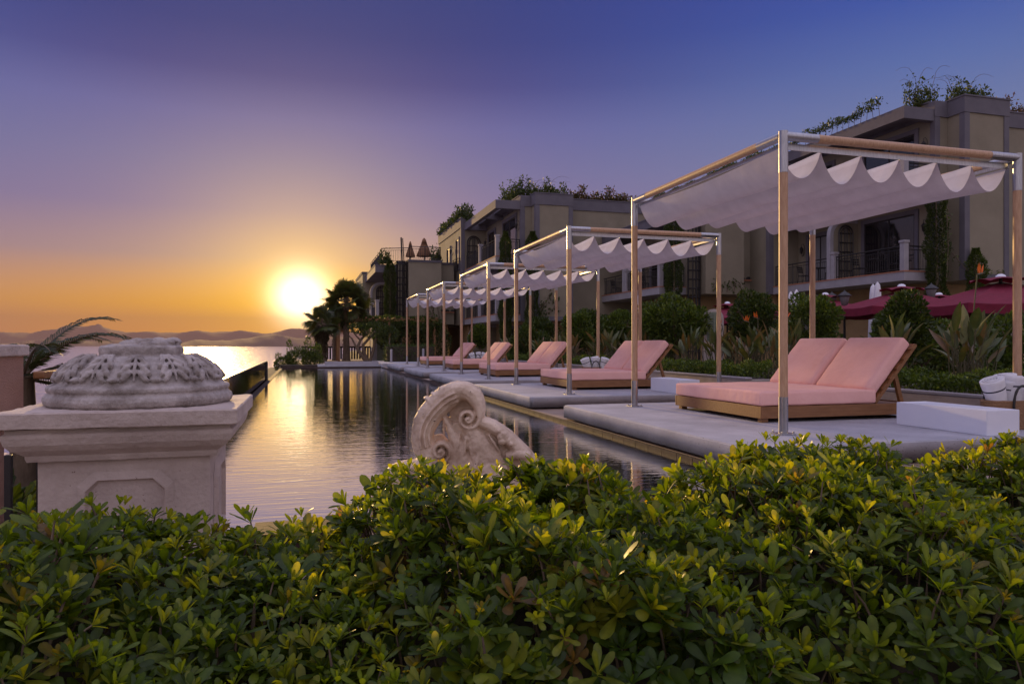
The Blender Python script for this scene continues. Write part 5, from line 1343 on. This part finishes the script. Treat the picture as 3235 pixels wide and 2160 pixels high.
# ------------------------------------------------------------------ foreground hedge
def build_hedge():
    Yb = 2.42
    tab = []
    for vx, vy in ((-60, 1235), (0, 1235), (90, 1225), (250, 1180), (330, 1200), (420, 1230), (560, 1235), (700, 1238), (770, 1215), (830, 1205), (880, 1152), (940, 1105), (1100, 1102), (1240, 1095), (1330, 1090), (1400, 1140), (1450, 1185), (1500, 1165), (1560, 1105), (1640, 1070), (1800, 1050), (1870, 1060), (1950, 1110), (2050, 1125), (2120, 1108), (2180, 1065), (2260, 1035), (2348, 1022), (2500, 1015)):
        r = (vx * 1.37777 - CXP) / FPX; D = Yb / (math.cos(YAW) - r * math.sin(YAW)); p = at(vx * 1.37777, vy * 1.37777, D); tab.append((p.x, p.z))
    tab.sort(); tx = np.array([t[0] for t in tab]); tz = np.array([t[1] for t in tab])
    def ztop(x): return np.interp(x, tx, tz)
    def surf(x, s):
        """s 0..1 across the hedge: front foot, shoulder, top, back"""
        zt = ztop(x); bump = .06 * np.sin(x * 5.3 + 1) * np.sin(s * 9 + x * 2) + .03 * np.sin(x * 11 + s * 14)
        yf = 1.12 + .06 * np.sin(x * 3.1) - .09 * x * .3
        Yk = np.array([0, .18, .36, .46, .62, .85, 1.0]); 
        y = np.interp(s, Yk, [.0, .02, .10, .24, .55, 1.0, 1.10]); z = np.interp(s, Yk, [-1.05, -.62, -.28, -.13, -.045, -.0, -.30])
        Y = yf + (Yb - yf) * y; Z = zt + z + bump * np.where(s > .3, np.where(s > .8, .3, 1.0), .7)
        return np.stack([x, Y, Z], -1)
    n = 14500
    x = rng.uniform(-2.1, 4.3, n); s = rng.uniform(0, 1, n) ** .9
    P = surf(x, s); e = .02
    dx = surf(x + e, s) - P; dsv = surf(x, np.clip(s + e, 0, 1.02)) - surf(x, s - e * .5)
    N_ = np.cross(dx, dsv); N_ /= np.linalg.norm(N_, axis=1, keepdims=True) + 1e-9; N_ = np.where(N_[:, 2:3] < -.3, -N_, N_)
    depth = np.where(rng.random(n) < .62, rng.uniform(-.02, .035, n), rng.uniform(-.15, -.02, n))
    P = P + N_ * depth[:, None]
    axis = N_ * .75 + np.array([0, 0, .55]) + rng.normal(size=(n, 3)) * .28; axis /= np.linalg.norm(axis, axis=1, keepdims=True)
    young_lit = (rng.random(n) < np.where(s > .42, .40, .10)) & (depth > -.03)  # pale new growth, made commoner on top to suggest sun glow there
    P = P + np.where(young_lit, rng.uniform(0, .055, n), 0)[:, None] * np.array([0, 0, 1.0])
    big = rng.uniform(.65, 1.2, n) * np.where(rng.random(n) < .10, 1.45, 1.0)
    st = np.array([0, .22, .45, .68, .86, .97]); wd = np.array([.04, .17, .33, .46, .40, .13])
    Vs = []; Fs = []; Cs = []; off = 0; ns = len(st); stems = MB(); 
    tmplF = np.array([(k * 3 + j, k * 3 + j + 1, (k + 1) * 3 + j + 1, (k + 1) * 3 + j) for k in range(ns - 1) for j in (0, 1)])
    for i in range(n):
        a = axis[i]; ref = np.array([1.0, 0, 0]) if abs(a[0]) < .8 else np.array([0, 1.0, 0])
        u = np.cross(a, ref); u /= np.linalg.norm(u); w = np.cross(a, u)
        m_ = rng.integers(7, 12) if not young_lit[i] else rng.integers(6, 10)
        ph = rng.random() * 6.28
        base = np.array([(.028, .060, .007), (.042, .086, .009), (.070, .118, .012), (.115, .155, .014)])[rng.choice(4, p=(.3, .35, .25, .1))] * (1.0 if s[i] < .42 else np.array([1.25, 1.12, 1.0]))  # upper leaves tinted warmer: sun glow on the hedge top put into their colour
        if young_lit[i]: base = np.array([(.11, .165, .016), (.15, .19, .02), (.085, .14, .012)])[rng.choice(3)]
        odd = rng.random() < .018
        if odd: base = np.array([.12, .085, .03]) if rng.random() < .5 else np.array([.14, .13, .02])
        for k in range(m_):
            f = k / (m_ - 1); ang = ph + k * 2.399
            tilt = (.25 + .95 * f) if not young_lit[i] else (.12 + .55 * f); tilt += rng.normal() * .10
            L_ = (.034 + .040 * f) * big[i] * rng.uniform(.85, 1.15) * (1.0 if not young_lit[i] else .68)
            r_ = u * math.cos(ang) + w * math.sin(ang)
            d = a * math.cos(tilt) + r_ * math.sin(tilt); sd = np.cross(a, r_); nr = np.cross(sd, d)   # upper side of the leaf
            curl = rng.uniform(.05, .32) * L_ ; cup = rng.uniform(-.10, .22)
            c = P[i] + a * (.008 * (1 - f)) + np.outer(st * L_, d) - np.outer(st ** 2 * curl, nr * (1 if nr @ a > 0 else -1))
            hw = (wd * L_ * .345 * rng.uniform(.85, 1.15))[:, None]
            V = np.stack([c + sd * hw + nr * hw * cup, c, c - sd * hw + nr * hw * cup], 1).reshape(-1, 3)
            Vs.append(V); Fs.append(tmplF + off); off += 3 * ns
            cc = base * rng.uniform(.8, 1.25) * np.ones((3 * ns, 1)); cc[1::3] *= (1.35, 1.2, 1.3)
            Cs.append(cc)
        if i % 4 == 0:
            stems.tube([P[i] - a * .16 + np.array([0, 0, -.05]), P[i] - a * .05, P[i] + a * .006], [.004, .0035, .002], 4)
    root = thing('hedge', 'broad leathery leaved green hedge filling the front of the view', 'hedge', (0, 0, 0))
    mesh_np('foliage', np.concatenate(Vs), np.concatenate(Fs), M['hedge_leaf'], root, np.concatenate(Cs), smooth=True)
    stems.build('twig', M['bark'], root)
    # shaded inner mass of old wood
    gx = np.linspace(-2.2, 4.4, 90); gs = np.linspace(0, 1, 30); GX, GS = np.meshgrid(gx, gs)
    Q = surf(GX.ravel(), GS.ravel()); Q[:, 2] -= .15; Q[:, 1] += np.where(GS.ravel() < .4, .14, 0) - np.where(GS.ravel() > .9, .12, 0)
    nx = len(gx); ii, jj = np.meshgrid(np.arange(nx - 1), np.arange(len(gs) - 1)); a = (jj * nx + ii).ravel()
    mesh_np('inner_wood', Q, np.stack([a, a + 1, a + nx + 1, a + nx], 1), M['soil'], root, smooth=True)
build_hedge()

# ------------------------------------------------------------------ sea air: pale even haze round the whole place
def build_haze():
    m = bpy.data.materials.new('haze'); m.use_nodes = True; nt = m.node_tree; nt.nodes.remove(nt.nodes['Principled BSDF'])
    v = nt.nodes.new('ShaderNodeVolumePrincipled'); v.inputs['Color'].default_value = (.50, .33, .30, 1)
    v.inputs['Density'].default_value = HAZE; v.inputs['Anisotropy'].default_value = 0
    nt.links.new(v.outputs[0], nt.nodes['Material Output'].inputs['Volume'])
    o = MB().box(-9100, 9100, -420, 9500, SEA_Z - 1.5, 330).build('haze', m); o['kind'] = 'stuff'
HAZE = 1.4e-4
build_haze()
